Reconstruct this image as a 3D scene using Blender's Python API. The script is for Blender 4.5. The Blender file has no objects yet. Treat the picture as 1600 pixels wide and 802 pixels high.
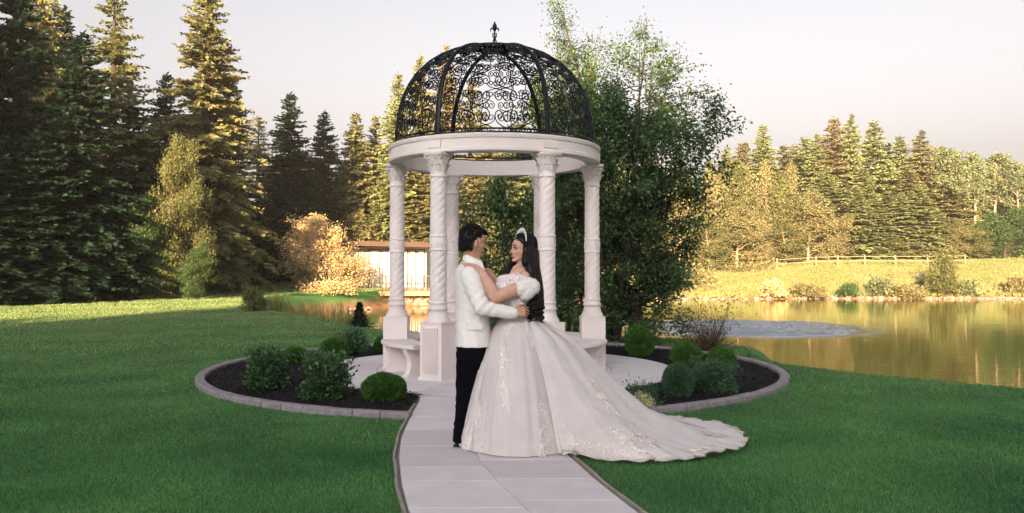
import bpy, bmesh, math, random
import numpy as np
from mathutils import Vector, Matrix
from math import sin, cos, pi, radians as R, sqrt, exp, atan2, hypot

S = bpy.context.scene
COL = S.collection
RNG = np.random.default_rng(7)
random.seed(7)

# ------------------------------------------------------------------ camera, sky, sun, exposure
CAM_H = 1.40
cam_d = bpy.data.cameras.new('camera')
cam = bpy.data.objects.new('camera', cam_d)
COL.objects.link(cam)
cam.location = (0, 0, CAM_H)
cam.rotation_euler = (R(90.8), 0, 0)
cam_d.sensor_width = 36
cam_d.lens = 36 * 1280 / 1600
cam_d.clip_start = 0.05
cam_d.clip_end = 3000
S.camera = cam

SUN_EL, SUN_AZ = 13.0, 195.0           # elevation; azimuth clockwise from +Y
w = bpy.data.worlds.new('World'); S.world = w; w.use_nodes = True
nt = w.node_tree; nt.nodes.clear()
sky = nt.nodes.new('ShaderNodeTexSky'); sky.sky_type = 'NISHITA'; sky.sun_disc = False
sky.sun_elevation = R(SUN_EL); sky.sun_rotation = R(SUN_AZ); sky.dust_density = 6.4; sky.air_density = 1.0
hs = nt.nodes.new('ShaderNodeHueSaturation'); hs.inputs['Saturation'].default_value = 0.12
tint = nt.nodes.new('ShaderNodeMixRGB'); tint.blend_type = 'MULTIPLY'; tint.inputs[0].default_value = 1
tint.inputs[2].default_value = (0.965, 0.93, 0.935, 1)
bg = nt.nodes.new('ShaderNodeBackground'); bg.inputs[1].default_value = 0.072
wo = nt.nodes.new('ShaderNodeOutputWorld')
nt.links.new(sky.outputs[0], hs.inputs['Color']); nt.links.new(hs.outputs[0], tint.inputs[1])
# evening veil: every sky direction a little warmer and brighter towards the horizon
tcw = nt.nodes.new('ShaderNodeTexCoord'); sxz = nt.nodes.new('ShaderNodeSeparateXYZ'); rmp = nt.nodes.new('ShaderNodeValToRGB')
rmp.color_ramp.elements[0].position = 0.0; rmp.color_ramp.elements[0].color = (.94, .875, .815, 1)
rmp.color_ramp.elements[1].position = 0.34; rmp.color_ramp.elements[1].color = (.73, .745, .775, 1)
veil = nt.nodes.new('ShaderNodeMixRGB'); veil.blend_type = 'MULTIPLY'; veil.inputs[0].default_value = 1
nt.links.new(tcw.outputs['Generated'], sxz.inputs[0]); nt.links.new(sxz.outputs[2], rmp.inputs[0])
nt.links.new(tint.outputs[0], veil.inputs[1]); nt.links.new(rmp.outputs[0], veil.inputs[2])
nt.links.new(veil.outputs[0], bg.inputs[0]); nt.links.new(bg.outputs[0], wo.inputs[0])

sd = bpy.data.lights.new('sun', 'SUN'); sd.energy = 5.0; sd.angle = R(0.6); sd.color = (1.0, 0.69, 0.38)
so = bpy.data.objects.new('sun', sd); COL.objects.link(so)
az = R(SUN_AZ); el = R(SUN_EL)
sdir = Vector((sin(az) * cos(el), cos(az) * cos(el), sin(el)))
so.rotation_euler = sdir.to_track_quat('Z', 'Y').to_euler()
so.location = sdir * 50
S.view_settings.view_transform = 'Standard'; S.view_settings.look = 'None'
S.view_settings.exposure = 2.54; S.view_settings.gamma = 1
S.cycles.max_bounces = 6; S.cycles.transparent_max_bounces = 8
S.cycles.use_denoising = True

# ------------------------------------------------------------------ helpers
def tag(o, label=None, cat=None, group=None, kind=None):
    if label: o['label'] = label
    if cat: o['category'] = cat
    if group: o['group'] = group
    if kind: o['kind'] = kind
    return o

def empty(name, loc=(0, 0, 0), rz=0.0):
    o = bpy.data.objects.new(name, None); COL.objects.link(o)
    o.location = loc; o.rotation_euler = (0, 0, rz); o.empty_display_size = 0.1
    return o

def link(name, me, parent=None, loc=None):
    o = bpy.data.objects.new(name, me); COL.objects.link(o)
    if parent is not None: o.parent = parent
    if loc is not None: o.location = loc
    return o

class MB:
    """collects faces for ONE mesh"""
    def __init__(s): s.v = []; s.f = []
    def add(s, vs, fs):
        b = len(s.v); s.v.extend([tuple(p) for p in vs]); s.f.extend([tuple(i + b for i in f) for f in fs]); return s
    def box(s, c, d, rz=0, M=None):
        hx, hy, hz = d[0] / 2, d[1] / 2, d[2] / 2
        ca, sa = cos(rz), sin(rz)
        vs = []
        for z in (-hz, hz):
            for x, y in ((-hx, -hy), (hx, -hy), (hx, hy), (-hx, hy)):
                p = Vector((x * ca - y * sa, x * sa + y * ca, z))
                if M is not None: p = M @ p
                vs.append((c[0] + p[0], c[1] + p[1], c[2] + p[2]))
        return s.add(vs, [(3, 2, 1, 0), (4, 5, 6, 7), (0, 1, 5, 4), (1, 2, 6, 5), (2, 3, 7, 6), (3, 0, 4, 7)])
    def tube(s, pts, rad, n=8, cap=True):
        pts = [Vector(p) for p in pts]
        if not hasattr(rad, '__len__'): rad = [rad] * len(pts)
        vs = []; fs = []
        t0 = (pts[1] - pts[0]).normalized()
        up = Vector((0, 0, 1)) if abs(t0.z) < 0.9 else Vector((1, 0, 0))
        u = t0.cross(up).normalized()
        for i, p in enumerate(pts):
            a = pts[max(i - 1, 0)]; b = pts[min(i + 1, len(pts) - 1)]
            t = (b - a)
            t = t.normalized() if t.length > 1e-9 else t0
            u = (u - t * u.dot(t)); u = u.normalized() if u.length > 1e-6 else t.orthogonal().normalized()
            v = t.cross(u)
            for k in range(n):
                an = 2 * pi * k / n
                vs.append(p + (u * cos(an) + v * sin(an)) * rad[i])
        for i in range(len(pts) - 1):
            for k in range(n):
                a = i * n + k; b = i * n + (k + 1) % n
                fs.append((a, b, b + n, a + n))
        if cap:
            fs.append(tuple(range(n - 1, -1, -1))); fs.append(tuple((len(pts) - 1) * n + k for k in range(n)))
        return s.add(vs, fs)
    def lathe(s, prof, n=32, c=(0, 0, 0), a0=0, cap=True):
        vs = []; fs = []
        for r, z in prof:
            for k in range(n):
                a = a0 + 2 * pi * k / n
                vs.append((c[0] + r * cos(a), c[1] + r * sin(a), c[2] + z))
        for i in range(len(prof) - 1):
            for k in range(n):
                a = i * n + k; b = i * n + (k + 1) % n
                fs.append((a, b, b + n, a + n))
        if cap:
            fs.append(tuple(range(n - 1, -1, -1))); fs.append(tuple((len(prof) - 1) * n + k for k in range(n)))
        return s.add(vs, fs)
    def ball(s, c, r, nu=12, nv=8, M=None):
        if not hasattr(r, '__len__'): r = (r, r, r)
        vs = []; fs = []
        for i in range(1, nv):
            ph = pi * i / nv
            for k in range(nu):
                a = 2 * pi * k / nu
                p = Vector((r[0] * sin(ph) * cos(a), r[1] * sin(ph) * sin(a), r[2] * cos(ph)))
                if M is not None: p = M @ p
                vs.append((c[0] + p[0], c[1] + p[1], c[2] + p[2]))
        for sgn in (1, -1):
            p = Vector((0, 0, sgn * r[2]))
            if M is not None: p = M @ p
            vs.append((c[0] + p[0], c[1] + p[1], c[2] + p[2]))
        T = len(vs) - 2; B = len(vs) - 1
        for i in range(nv - 2):
            for k in range(nu):
                a = i * nu + k; b = i * nu + (k + 1) % nu
                fs.append((a, a + nu, b + nu, b))
        for k in range(nu):
            fs.append((T, k, (k + 1) % nu)); fs.append((B, (nv - 2) * nu + (k + 1) % nu, (nv - 2) * nu + k))
        return s.add(vs, fs)
    def cap(s, a, b, ra, rb, n=14):
        """closed tapered capsule"""
        a = Vector(a); b = Vector(b)
        t = (b - a); L = t.length; t = t / max(L, 1e-9)
        pts = []; rr = []
        for k in (0.02, .3, .6, .85): pts.append(a - t * ra * sqrt(max(1 - k * k, 0))); rr.append(ra * k)
        pts.append(a); rr.append(ra); pts.append(b); rr.append(rb)
        for k in (.85, .6, .3, 0.02): pts.append(b + t * rb * sqrt(max(1 - k * k, 0))); rr.append(rb * k)
        return s.tube(pts, rr, n)
    def build(s, name, mat=None, parent=None, smooth=False, loc=None):
        me = bpy.data.meshes.new(name)
        me.from_pydata(s.v, [], s.f)
        me.validate(); me.update()
        if smooth: me.polygons.foreach_set('use_smooth', [True] * len(me.polygons))
        if mat: me.materials.append(mat)
        return link(name, me, parent, loc)

def np_mesh(name, V, F, mat=None, smooth=False):
    """V (n,3) float, F (m,k) int: one mesh fast"""
    me = bpy.data.meshes.new(name)
    V = np.ascontiguousarray(V, dtype=np.float32); F = np.ascontiguousarray(F, dtype=np.int32)
    me.vertices.add(len(V)); me.vertices.foreach_set('co', V.ravel())
    m, k = F.shape
    me.loops.add(m * k); me.loops.foreach_set('vertex_index', F.ravel())
    me.polygons.add(m); me.polygons.foreach_set('loop_start', np.arange(m, dtype=np.int32) * k)
    me.polygons.foreach_set('loop_total', np.full(m, k, dtype=np.int32))
    if smooth: me.polygons.foreach_set('use_smooth', np.ones(m, dtype=bool))
    me.update(calc_edges=True)
    if mat: me.materials.append(mat)
    return me

def nrm(a):
    return a / np.maximum(np.linalg.norm(a, axis=-1, keepdims=True), 1e-9)

def blades(C, D, N, L, W, fold=0.0):
    """rhombus leaves: base C, direction D, side = D x N"""
    D = nrm(D); side = nrm(np.cross(D, N)); L = np.broadcast_to(np.asarray(L, float), (len(C),))[:, None]
    W = np.broadcast_to(np.asarray(W, float), (len(C),))[:, None]
    up = np.cross(side, D)
    mid = C + D * L * 0.45
    V = np.stack([C, mid + side * W * .5 + up * fold * W, C + D * L, mid - side * W * .5 + up * fold * W], 1).reshape(-1, 3)
    F = np.arange(len(V)).reshape(-1, 4)
    return V, F

def join_np(parts):
    Vs = []; Fs = []; b = 0
    for V, F in parts:
        Vs.append(V); Fs.append(F + b); b += len(V)
    return np.concatenate(Vs), np.concatenate(Fs)

def remesh(mb, name, mat, parent=None, voxel=0.006, smooth=3, loc=None, post=None, deci=None):
    """fuse the closed shapes of mb into one continuous skin"""
    me = bpy.data.meshes.new('tmp'); me.from_pydata(mb.v, [], mb.f); me.update()
    o = bpy.data.objects.new('tmp', me); COL.objects.link(o)
    m = o.modifiers.new('r', 'REMESH'); m.mode = 'VOXEL'; m.voxel_size = voxel
    if smooth:
        m2 = o.modifiers.new('s', 'SMOOTH'); m2.factor = 0.5; m2.iterations = smooth
    if deci:
        m3 = o.modifiers.new('d', 'DECIMATE'); m3.ratio = deci
    dg = bpy.context.evaluated_depsgraph_get()
    res = bpy.data.meshes.new_from_object(o.evaluated_get(dg))
    bpy.data.objects.remove(o); bpy.data.meshes.remove(me)
    res.name = name
    if post is not None:
        n = len(res.vertices); co = np.empty(n * 3, np.float32); res.vertices.foreach_get('co', co)
        no = np.empty(n * 3, np.float32); res.vertices.foreach_get('normal', no)
        co = post(co.reshape(-1, 3), no.reshape(-1, 3)); res.vertices.foreach_set('co', co.astype(np.float32).ravel()); res.update()
    res.polygons.foreach_set('use_smooth', [True] * len(res.polygons))
    res.materials.clear(); res.materials.append(mat)
    return link(name, res, parent, loc)

# vectorised value noise
_G = RNG.random((64, 64, 64)).astype(np.float32)
def vnoise(P, sc=1.0, seed=0):
    Q = np.asarray(P, float) * sc + seed * 17.3
    i = np.floor(Q).astype(int); f = Q - i; f = f * f * (3 - 2 * f)
    out = 0
    for dx in (0, 1):
        for dy in (0, 1):
            for dz in (0, 1):
                wgt = (f[..., 0] if dx else 1 - f[..., 0]) * (f[..., 1] if dy else 1 - f[..., 1]) * (f[..., 2] if dz else 1 - f[..., 2])
                out = out + wgt * _G[(i[..., 0] + dx) % 64, (i[..., 1] + dy) % 64, (i[..., 2] + dz) % 64]
    return out * 2 - 1

# ------------------------------------------------------------------ materials
def mat(name, col, rough=0.7, var=0.15, sc=8.0, spec=0.3, bump=0.0, bsc=60.0, metal=0.0, island=0.0, trans=0.0, col2=None, coords='Object', sheen=0.0, sss=0.0, detail=4, stretch=None):
    m = bpy.data.materials.new(name); m.use_nodes = True
    n = m.node_tree; N = n.nodes; L = n.links
    b = N['Principled BSDF']
    b.inputs['Roughness'].default_value = rough
    b.inputs['Specular IOR Level'].default_value = spec
    b.inputs['Metallic'].default_value = metal
    if sheen: b.inputs['Sheen Weight'].default_value = sheen
    if sss:
        b.inputs['Subsurface Weight'].default_value = sss; b.inputs['Subsurface Scale'].default_value = 0.01
        b.inputs['Subsurface Radius'].default_value = (1, .35, .2)
    tc = N.new('ShaderNodeTexCoord'); src = tc.outputs[coords]
    if coords == 'World':
        pass
    if stretch:
        mp = N.new('ShaderNodeMapping'); mp.inputs['Scale'].default_value = stretch; L.new(src, mp.inputs[0]); src = mp.outputs[0]
    nz = N.new('ShaderNodeTexNoise'); nz.inputs['Scale'].default_value = sc; nz.inputs['Detail'].default_value = detail
    L.new(src, nz.inputs['Vector'])
    rp = N.new('ShaderNodeValToRGB'); rp.color_ramp.elements[0].position = 0.3; rp.color_ramp.elements[1].position = 0.7
    c = np.array(col); c2 = np.array(col2) if col2 is not None else c * (1 + var)
    c1 = c * (1 - var) if col2 is None else c
    rp.color_ramp.elements[0].color = (*np.clip(c1, 0, 1), 1); rp.color_ramp.elements[1].color = (*np.clip(c2, 0, 1), 1)
    L.new(nz.outputs[0], rp.inputs[0]); out = rp.outputs[0]
    if island:
        g = N.new('ShaderNodeNewGeometry'); h = N.new('ShaderNodeHueSaturation')
        mr = N.new('ShaderNodeMapRange'); mr.inputs['To Min'].default_value = 1 - island; mr.inputs['To Max'].default_value = 1 + island
        L.new(g.outputs['Random Per Island'], mr.inputs[0]); L.new(mr.outputs[0], h.inputs['Value']); L.new(out, h.inputs['Color'])
        mr2 = N.new('ShaderNodeMapRange'); mr2.inputs['To Min'].default_value = 0.5 - island * .06; mr2.inputs['To Max'].default_value = 0.5 + island * .06
        ml = N.new('ShaderNodeMath'); ml.operation = 'MULTIPLY'; ml.inputs[1].default_value = 7.31
        fr = N.new('ShaderNodeMath'); fr.operation = 'FRACT'
        L.new(g.outputs['Random Per Island'], ml.inputs[0]); L.new(ml.outputs[0], fr.inputs[0]); L.new(fr.outputs[0], mr2.inputs[0]); L.new(mr2.outputs[0], h.inputs['Hue'])
        out = h.outputs[0]
    L.new(out, b.inputs['Base Color'])
    if bump:
        nb = N.new('ShaderNodeTexNoise'); nb.inputs['Scale'].default_value = bsc; nb.inputs['Detail'].default_value = 5
        L.new(src, nb.inputs['Vector'])
        bp = N.new('ShaderNodeBump'); bp.inputs['Strength'].default_value = bump; bp.inputs['Distance'].default_value = 0.01
        L.new(nb.outputs[0], bp.inputs['Height']); L.new(bp.outputs[0], b.inputs['Normal'])
    if trans:
        tr = N.new('ShaderNodeBsdfTranslucent'); L.new(out, tr.inputs[0])
        mx = N.new('ShaderNodeMixShader'); mx.inputs[0].default_value = trans
        o = N['Material Output']; L.new(b.outputs[0], mx.inputs[1]); L.new(tr.outputs[0], mx.inputs[2]); L.new(mx.outputs[0], o.inputs['Surface'])
    return m

M = {}
M['spruce'] = mat('spruce needles', (.011, .029, .015), .8, .3, 1.2, .15, island=.35, trans=.15)  # shade on the dark trees is put into this near black colour
M['spruce_sunlit'] = mat('sunlit gold spruce needles', (.19, .185, .08), .8, .3, 1.0, .15, island=.35, trans=.35)  # sunlit copy of the spruce: sunlight put into the needle colour
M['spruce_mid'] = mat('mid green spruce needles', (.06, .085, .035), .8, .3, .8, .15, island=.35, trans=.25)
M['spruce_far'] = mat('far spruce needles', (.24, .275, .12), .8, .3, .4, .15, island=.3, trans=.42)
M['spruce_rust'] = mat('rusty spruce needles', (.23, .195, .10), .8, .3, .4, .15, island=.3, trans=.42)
M['pine'] = mat('pine needles', (.14, .17, .085), .8, .3, .6, .15, island=.35, trans=.2)
M['bark'] = mat('bark', (.05, .038, .032), .9, .3, 6, .1, bump=.5, bsc=20)
M['bark_pale'] = mat('pale bark', (.30, .22, .15), .9, .25, 4, .1, bump=.4, bsc=14)
M['leaf_tree'] = mat('broad leaves', (.060, .112, .036), .5, .3, 1.5, .35, island=.4, trans=.25)
M['leaf_gold'] = mat('golden leaves', (.255, .235, .11), .6, .25, .5, .2, island=.3, trans=.42)
M['leaf_lime'] = mat('yellow green leaves', (.16, .17, .065), .6, .25, .5, .2, island=.3, trans=.4)
M['leaf_peach'] = mat('peach copper leaves', (.60, .46, .25), .6, .2, .7, .2, island=.3, trans=.3)
M['leaf_dark'] = mat('dark shrub leaves', (.055, .125, .045), .5, .25, 4, .35, island=.4, trans=.2)
M['leaf_grey'] = mat('grey green shrub leaves', (.060, .135, .060), .55, .2, 4, .3, island=.35, trans=.2)
M['globe'] = mat('globe shrub foliage', (.055, .14, .024), .7, .25, 9, .15, island=.35, trans=.2)
M['red_leaf'] = mat('reddish twig leaves', (.11, .06, .04), .6, .3, 6, .2, island=.4, trans=.2)
M['pale_flower'] = mat('pale cream petals', (.62, .58, .32), .6, .1, 6, .2, island=.2, trans=.2)
M['reed'] = mat('reed leaves', (.17, .17, .05), .7, .2, 3, .2, island=.4, trans=.2)
M['stone'] = mat('cast stone', (.71, .635, .61), .8, .085, 1.8, .2, bump=.3, bsc=70, detail=8)
M['iron'] = mat('black wrought iron', (.006, .007, .010), .45, .2, 20, .22)
M['slab'] = mat('concrete paving slab', (.60, .56, .575), .75, .07, 4, .25, bump=.15, bsc=120)
M['slab_b'] = mat('lilac paving slab', (.55, .505, .52), .75, .07, 4, .25, bump=.15, bsc=120, stretch=(1, 6, 1))
M['slab_c'] = mat('pale paving slab', (.63, .59, .60), .75, .07, 3, .25, bump=.15, bsc=120)
M['mortar'] = mat('dark joint', (.25, .22, .21), .95, .2, 30, .1)
M['kerb'] = mat('grey kerb block', (.24, .215, .225), .85, .2, 18, .2, bump=.4, bsc=120)
M['edge'] = mat('path edge strip', (.30, .27, .23), .85, .2, 8, .2, bump=.3, bsc=60)
M['mulch'] = mat('black mulch', (.012, .010, .012), .9, .5, 60, .15, bump=.8, bsc=80)
M['chip'] = mat('mulch chips', (.016, .013, .016), .8, .4, 30, .25, island=.7)
M['rock'] = mat('shore rock', (.26, .20, .165), .9, .3, 3, .15, bump=.5, bsc=12)
M['white_wall'] = mat('cream render wall', (.66, .61, .54), .8, .04, 4, .2)
M['roof'] = mat('brown roof', (.06, .035, .028), .7, .15, 6, .2)
M['rail'] = mat('dark railing', (.05, .035, .03), .5, .2, 6, .3)
M['curtain'] = mat('curtained window', (.60, .56, .49), .7, .05, 6, .2)
M['wood'] = mat('weathered pine rail', (.22, .18, .12), .85, .15, 6, .15)
M['deck'] = mat('deck timber', (.30, .17, .11), .8, .2, 6, .15)

# ground: lawn with tone patches, paler worn patches, a drier far bank
def lawn_mat():
    m = bpy.data.materials.new('lawn'); m.use_nodes = True
    N = m.node_tree.nodes; L = m.node_tree.links; b = N['Principled BSDF']
    b.inputs['Roughness'].default_value = .85; b.inputs['Specular IOR Level'].default_value = .15
    g = N.new('ShaderNodeNewGeometry')
    def noise(sc, det=4, scale=None):
        nz = N.new('ShaderNodeTexNoise'); nz.inputs['Scale'].default_value = sc; nz.inputs['Detail'].default_value = det
        if scale:
            mp = N.new('ShaderNodeMapping'); mp.inputs['Scale'].default_value = scale; L.new(g.outputs['Position'], mp.inputs[0]); L.new(mp.outputs[0], nz.inputs['Vector'])
        else: L.new(g.outputs['Position'], nz.inputs['Vector'])
        return nz.outputs[0]
    def ramp(src, p0, c0, p1, c1):
        r = N.new('ShaderNodeValToRGB'); e = r.color_ramp.elements
        e[0].position = p0; e[0].color = (*c0, 1); e[1].position = p1; e[1].color = (*c1, 1); L.new(src, r.inputs[0]); return r.outputs[0]
    def mix(f, a, c2, mode='MIX'):
        x = N.new('ShaderNodeMixRGB'); x.blend_type = mode
        if isinstance(f, float): x.inputs[0].default_value = f
        else: L.new(f, x.inputs[0])
        L.new(a, x.inputs[1]); L.new(c2, x.inputs[2]); return x.outputs[0]
    base = ramp(noise(.55, 6), .35, (.046, .155, .05), .68, (.10, .25, .075))
    fine = ramp(noise(38, 4), .3, (.6, .6, .6), .75, (1.4, 1.35, 1.2))
    a = mix(1.0, base, fine, 'MULTIPLY')
    worn = ramp(noise(.9, 5, (1, 1.6, 1)), .62, (0, 0, 0), .80, (.55, .55, .55))
    wc = N.new('ShaderNodeRGB'); wc.outputs[0].default_value = (.15, .21, .08, 1)
    a = mix(worn, a, wc.outputs[0])
    # drier meadow on the far bank
    sep = N.new('ShaderNodeSeparateXYZ'); L.new(g.outputs['Position'], sep.inputs[0])
    mr = N.new('ShaderNodeMapRange'); mr.inputs['From Min'].default_value = 50; mr.inputs['From Max'].default_value = 62; L.new(sep.outputs[1], mr.inputs[0])
    mrx = N.new('ShaderNodeMapRange'); mrx.inputs['From Min'].default_value = -9; mrx.inputs['From Max'].default_value = -2; L.new(sep.outputs[0], mrx.inputs[0])
    mm = N.new('ShaderNodeMath'); mm.operation = 'MULTIPLY'; L.new(mr.outputs[0], mm.inputs[0]); L.new(mrx.outputs[0], mm.inputs[1])
    dry = ramp(noise(.35, 6), .35, (.22, .24, .07), .65, (.32, .27, .12))
    a = mix(mm.outputs[0], a, dry)
    # bare earth at and below the waterline
    mz = N.new('ShaderNodeMapRange'); mz.inputs['From Min'].default_value = -.35; mz.inputs['From Max'].default_value = -.75; L.new(sep.outputs[2], mz.inputs[0])
    er = ramp(noise(2, 6), .35, (.22, .12, .07), .65, (.34, .20, .12))
    a = mix(mz.outputs[0], a, er)
    L.new(a, b.inputs['Base Color'])
    bp = N.new('ShaderNodeBump'); bp.inputs['Strength'].default_value = .6; bp.inputs['Distance'].default_value = .03
    L.new(noise(45, 5), bp.inputs['Height']); L.new(bp.outputs[0], b.inputs['Normal'])
    return m
M['lawn'] = lawn_mat()

def water_mat():
    m = bpy.data.materials.new('pond water'); m.use_nodes = True
    N = m.node_tree.nodes; L = m.node_tree.links; b = N['Principled BSDF']
    b.inputs['Base Color'].default_value = (.11, .10, .010, 1); b.inputs['Roughness'].default_value = .035
    b.inputs['IOR'].default_value = 1.33; b.inputs['Specular IOR Level'].default_value = .75
    g = N.new('ShaderNodeNewGeometry')
    def noise(sc, scale, det=3, dist=0):
        mp = N.new('ShaderNodeMapping'); mp.inputs['Scale'].default_value = scale; L.new(g.outputs['Position'], mp.inputs[0])
        nz = N.new('ShaderNodeTexNoise'); nz.inputs['Scale'].default_value = sc; nz.inputs['Detail'].default_value = det
        nz.inputs['Distortion'].default_value = dist
        L.new(mp.outputs[0], nz.inputs['Vector']); return nz.outputs[0]
    b1 = N.new('ShaderNodeBump'); b1.inputs['Strength'].default_value = .07; b1.inputs['Distance'].default_value = .10
    L.new(noise(1.6, (.6, 1.6, 1), 3), b1.inputs['Height'])
    L.new(b1.outputs[0], b.inputs['Normal'])
    return m
M['water'] = water_mat()
M['churn'] = mat('aerated water with sky tone', (.17, .20, .24), .14, .1, 1.5, .5)  # blue grey of the reflected sky is put into the base colour

# ------------------------------------------------------------------ terrain
GX, GY = -0.24, 11.30          # gazebo axis
POND = [(60, -8), (22, 1), (12, 5.6), (8.2, 7.8), (5.95, 9.5), (4.7, 10.7), (3.95, 11.9), (3.9, 13.2), (4.2, 14.5), (3.6, 16), (1.5, 17.0), (-1.2, 17.4),
        (-2.83, 18.3), (-4.1, 20.3), (-5.5, 23.0), (-7.4, 26.0), (-8.8, 29), (-10.6, 34), (-11.8, 39), (-11.4, 43), (-9.8, 45.5), (-8.4, 48), (-7.6, 51.5), (-5, 52.4), (-2, 53), (1, 56),
        (6, 60), (14, 62), (24, 64), (40, 63.5), (80, 62), (140, 60), (140, -40)]
PX = np.array(POND, float)
def pond_sd(x, y):
    """signed distance, negative in the water"""
    x = np.asarray(x, float); y = np.asarray(y, float)
    d = np.full(x.shape, 1e9); inside = np.zeros(x.shape, bool)
    n = len(PX)
    for i in range(n):
        ax, ay = PX[i]; bx, by = PX[(i + 1) % n]
        ex, ey = bx - ax, by - ay; wx, wy = x - ax, y - ay
        t = np.clip((wx * ex + wy * ey) / (ex * ex + ey * ey), 0, 1)
        d = np.minimum(d, (wx - ex * t) ** 2 + (wy - ey * t) ** 2)
        c = ((ay > y) != (by > y)) & (x < (bx - ax) * (y - ay) / (by - ay + 1e-12) + ax)
        inside ^= c
    d = np.sqrt(d)
    return np.where(inside, -d, d)
def sst(x, a, b):
    t = np.clip((np.asarray(x, float) - a) / (b - a), 0, 1); return t * t * (3 - 2 * t)
def height(x, y):
    x = np.asarray(x, float); y = np.asarray(y, float)
    d = pond_sd(x, y)
    left = sst(-x, 4, 12)
    land = 2.3 * sst(y, 60, 86) * (1 - left) * (0.55 + .45 * sst(x, 8, 34)) + left * (.45 * sst(y, 46, 60) + 2.6 * sst(y, 60, 90))
    far = sst(y, 50, 58)
    bank_near = -1.0 - 1.2 * sst(-d, .0, 1.2)                       # under water
    h_in = np.where(far > 0, -1.0 - .9 * sst(-d, 0, 3), bank_near)
    rise_near = -1.0 * (1 - sst(d, 0.0, 0.75))
    # the far bank is cut back gently
    rw = 2.2 + 6.8 * sst(x, 0, 8)
    rise_far = -1.0 * (1 - sst(d / rw, 0.0, 1.0))
    rise = rise_near * (1 - far) + rise_far * far
    return np.where(d < 0, h_in, land + rise)
def hz(x, y): return float(height(np.array([x]), np.array([y]))[0])

def uneven(lo, hi, fine_lo, fine_hi, fine, coarse):
    a = [fine_lo]
    while a[-1] < fine_hi: a.append(a[-1] + fine)
    step = fine; p = a[-1]; up = []
    while p < hi: step = min(step * 1.08, coarse); p += step; up.append(p)
    step = fine; p = fine_lo; dn = []
    while p > lo: step = min(step * 1.08, coarse); p -= step; dn.append(p)
    return np.array(dn[::-1] + a + up)
xs = uneven(-185, 300, -8, 12, .17, 30); ys = uneven(-110, 430, 2, 26, .17, 30)
XX, YY = np.meshgrid(xs, ys)
# shift the shoreline down to the water: pond edge in POND is the lawn's top edge on the near side
ZZ = height(XX, YY)
near_cut = (YY < 45)
# on the near side the drop happens inside the outline
dd = pond_sd(XX, YY)
Zn = -2.2 * sst(-dd, 0.0, 1.8)
Zn = np.where(dd >= 0, 0.012 * vnoise(np.stack([XX, YY, 0 * XX], -1), .5), Zn)
lf = sst(-XX, 4, 12)
blend = sst(YY, 42, 50)
Zland = lf * .45 * sst(YY, 46, 60)
ZZ = np.where(YY < 42, Zn, Zn * (1 - blend) + ZZ * blend)
V = np.stack([XX, YY, ZZ], -1).reshape(-1, 3)
ny, nx = XX.shape
idx = np.arange(ny * nx).reshape(ny, nx)
F = np.stack([idx[:-1, :-1], idx[:-1, 1:], idx[1:, 1:], idx[1:, :-1]], -1).reshape(-1, 4)
ground = link('ground', np_mesh('ground', V, F, M['lawn'], True)); tag(ground, kind='structure')
def gz(x, y):
    if y < 42:
        d = float(pond_sd(np.array([x]), np.array([y]))[0])
        return 0.0 if d >= 0 else float(-2.2 * sst(-d, 0, 1.8))
    b = float(sst(y, 42, 50)); d = float(pond_sd(np.array([x]), np.array([y]))[0])
    zn = 0.0 if d >= 0 else float(-2.2 * sst(-d, 0, 1.8))
    return zn * (1 - b) + hz(x, y) * b

wme = np_mesh('water', np.array([(-40, -60, -1), (300, -60, -1), (300, 90, -1), (-40, 90, -1)], float), np.array([[0, 1, 2, 3]]), M['water'])
water = link('water', wme); tag(water, kind='structure')
# churned patch where the aerator breaks the surface
def ripples():
    cx, cy, Rr = 9.3, 33.0, 5.4; nr, na = 150, 300
    r = np.linspace(.0, Rr, nr); a = np.linspace(0, 2 * pi, na + 1); A, Rd = np.meshgrid(a, r)
    X = cx + Rd * np.cos(A); Y = cy + Rd * np.sin(A); P3 = np.stack([X, Y, 0 * X], -1)
    env = (1 - sst(Rd + .7 * vnoise(P3, .6, 4), 3.4, 4.9))
    z = env * (.032 * np.sin(Rd * 13 + 2.5 * vnoise(P3, 1.3, 8)) + .034 * vnoise(P3, 4.5, 1) + .018 * vnoise(P3 * (1, 1, 1), 11, 2))
    z = z + .055 * env + .004 - .03 * sst(Rd, Rr - .2, Rr); z[:, -1] = z[:, 0]
    V = np.stack([X, Y, z - 1.0], -1).reshape(-1, 3); idx = np.arange(nr * (na + 1)).reshape(nr, na + 1)
    F = np.stack([idx[:-1, :-1], idx[1:, :-1], idx[1:, 1:], idx[:-1, 1:]], -1).reshape(-1, 4)
    tag(link('water_ripples', np_mesh('water_ripples', V, F, M['churn'], True)), kind='structure')
ripples()
def PXY(px, Y): return (px - 800) * Y / 1280.0
# ------------------------------------------------------------------ paving: disc, path, kerb, beds
L_PTS = [(8.95, -1.01), (8.57, -.97), (7.5, -.945), (6.61, -.904), (5.95, -.83), (5.25, -.715), (4.68, -.60), (3.8, -.36), (2.8, .02), (1.5, .65), (0, 1.6), (-2, 3.1)]
R_PTS = [(8.95, .30), (8.57, .31), (7.5, .33), (6.61, .37), (6.116, .406), (5.30, .559), (4.68, .70), (3.8, .94), (2.8, 1.32), (1.5, 1.95), (0, 2.9), (-2, 4.4)]
def interp(pts, y):
    ysr = np.array([p[0] for p in pts][::-1]); xsr = np.array([p[1] for p in pts][::-1]); return np.interp(y, ysr, xsr)
ZS = 0.030
base = MB(); n = 40; bv = []
for i in range(n + 1):
    y = 8.9 - i * 10.9 / n; bv += [(interp(L_PTS, y) - .014, y, .012), (interp(R_PTS, y) + .014, y, .012)]
base.add(bv, [(2 * i, 2 * i + 2, 2 * i + 3, 2 * i + 1) for i in range(n)])
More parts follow.
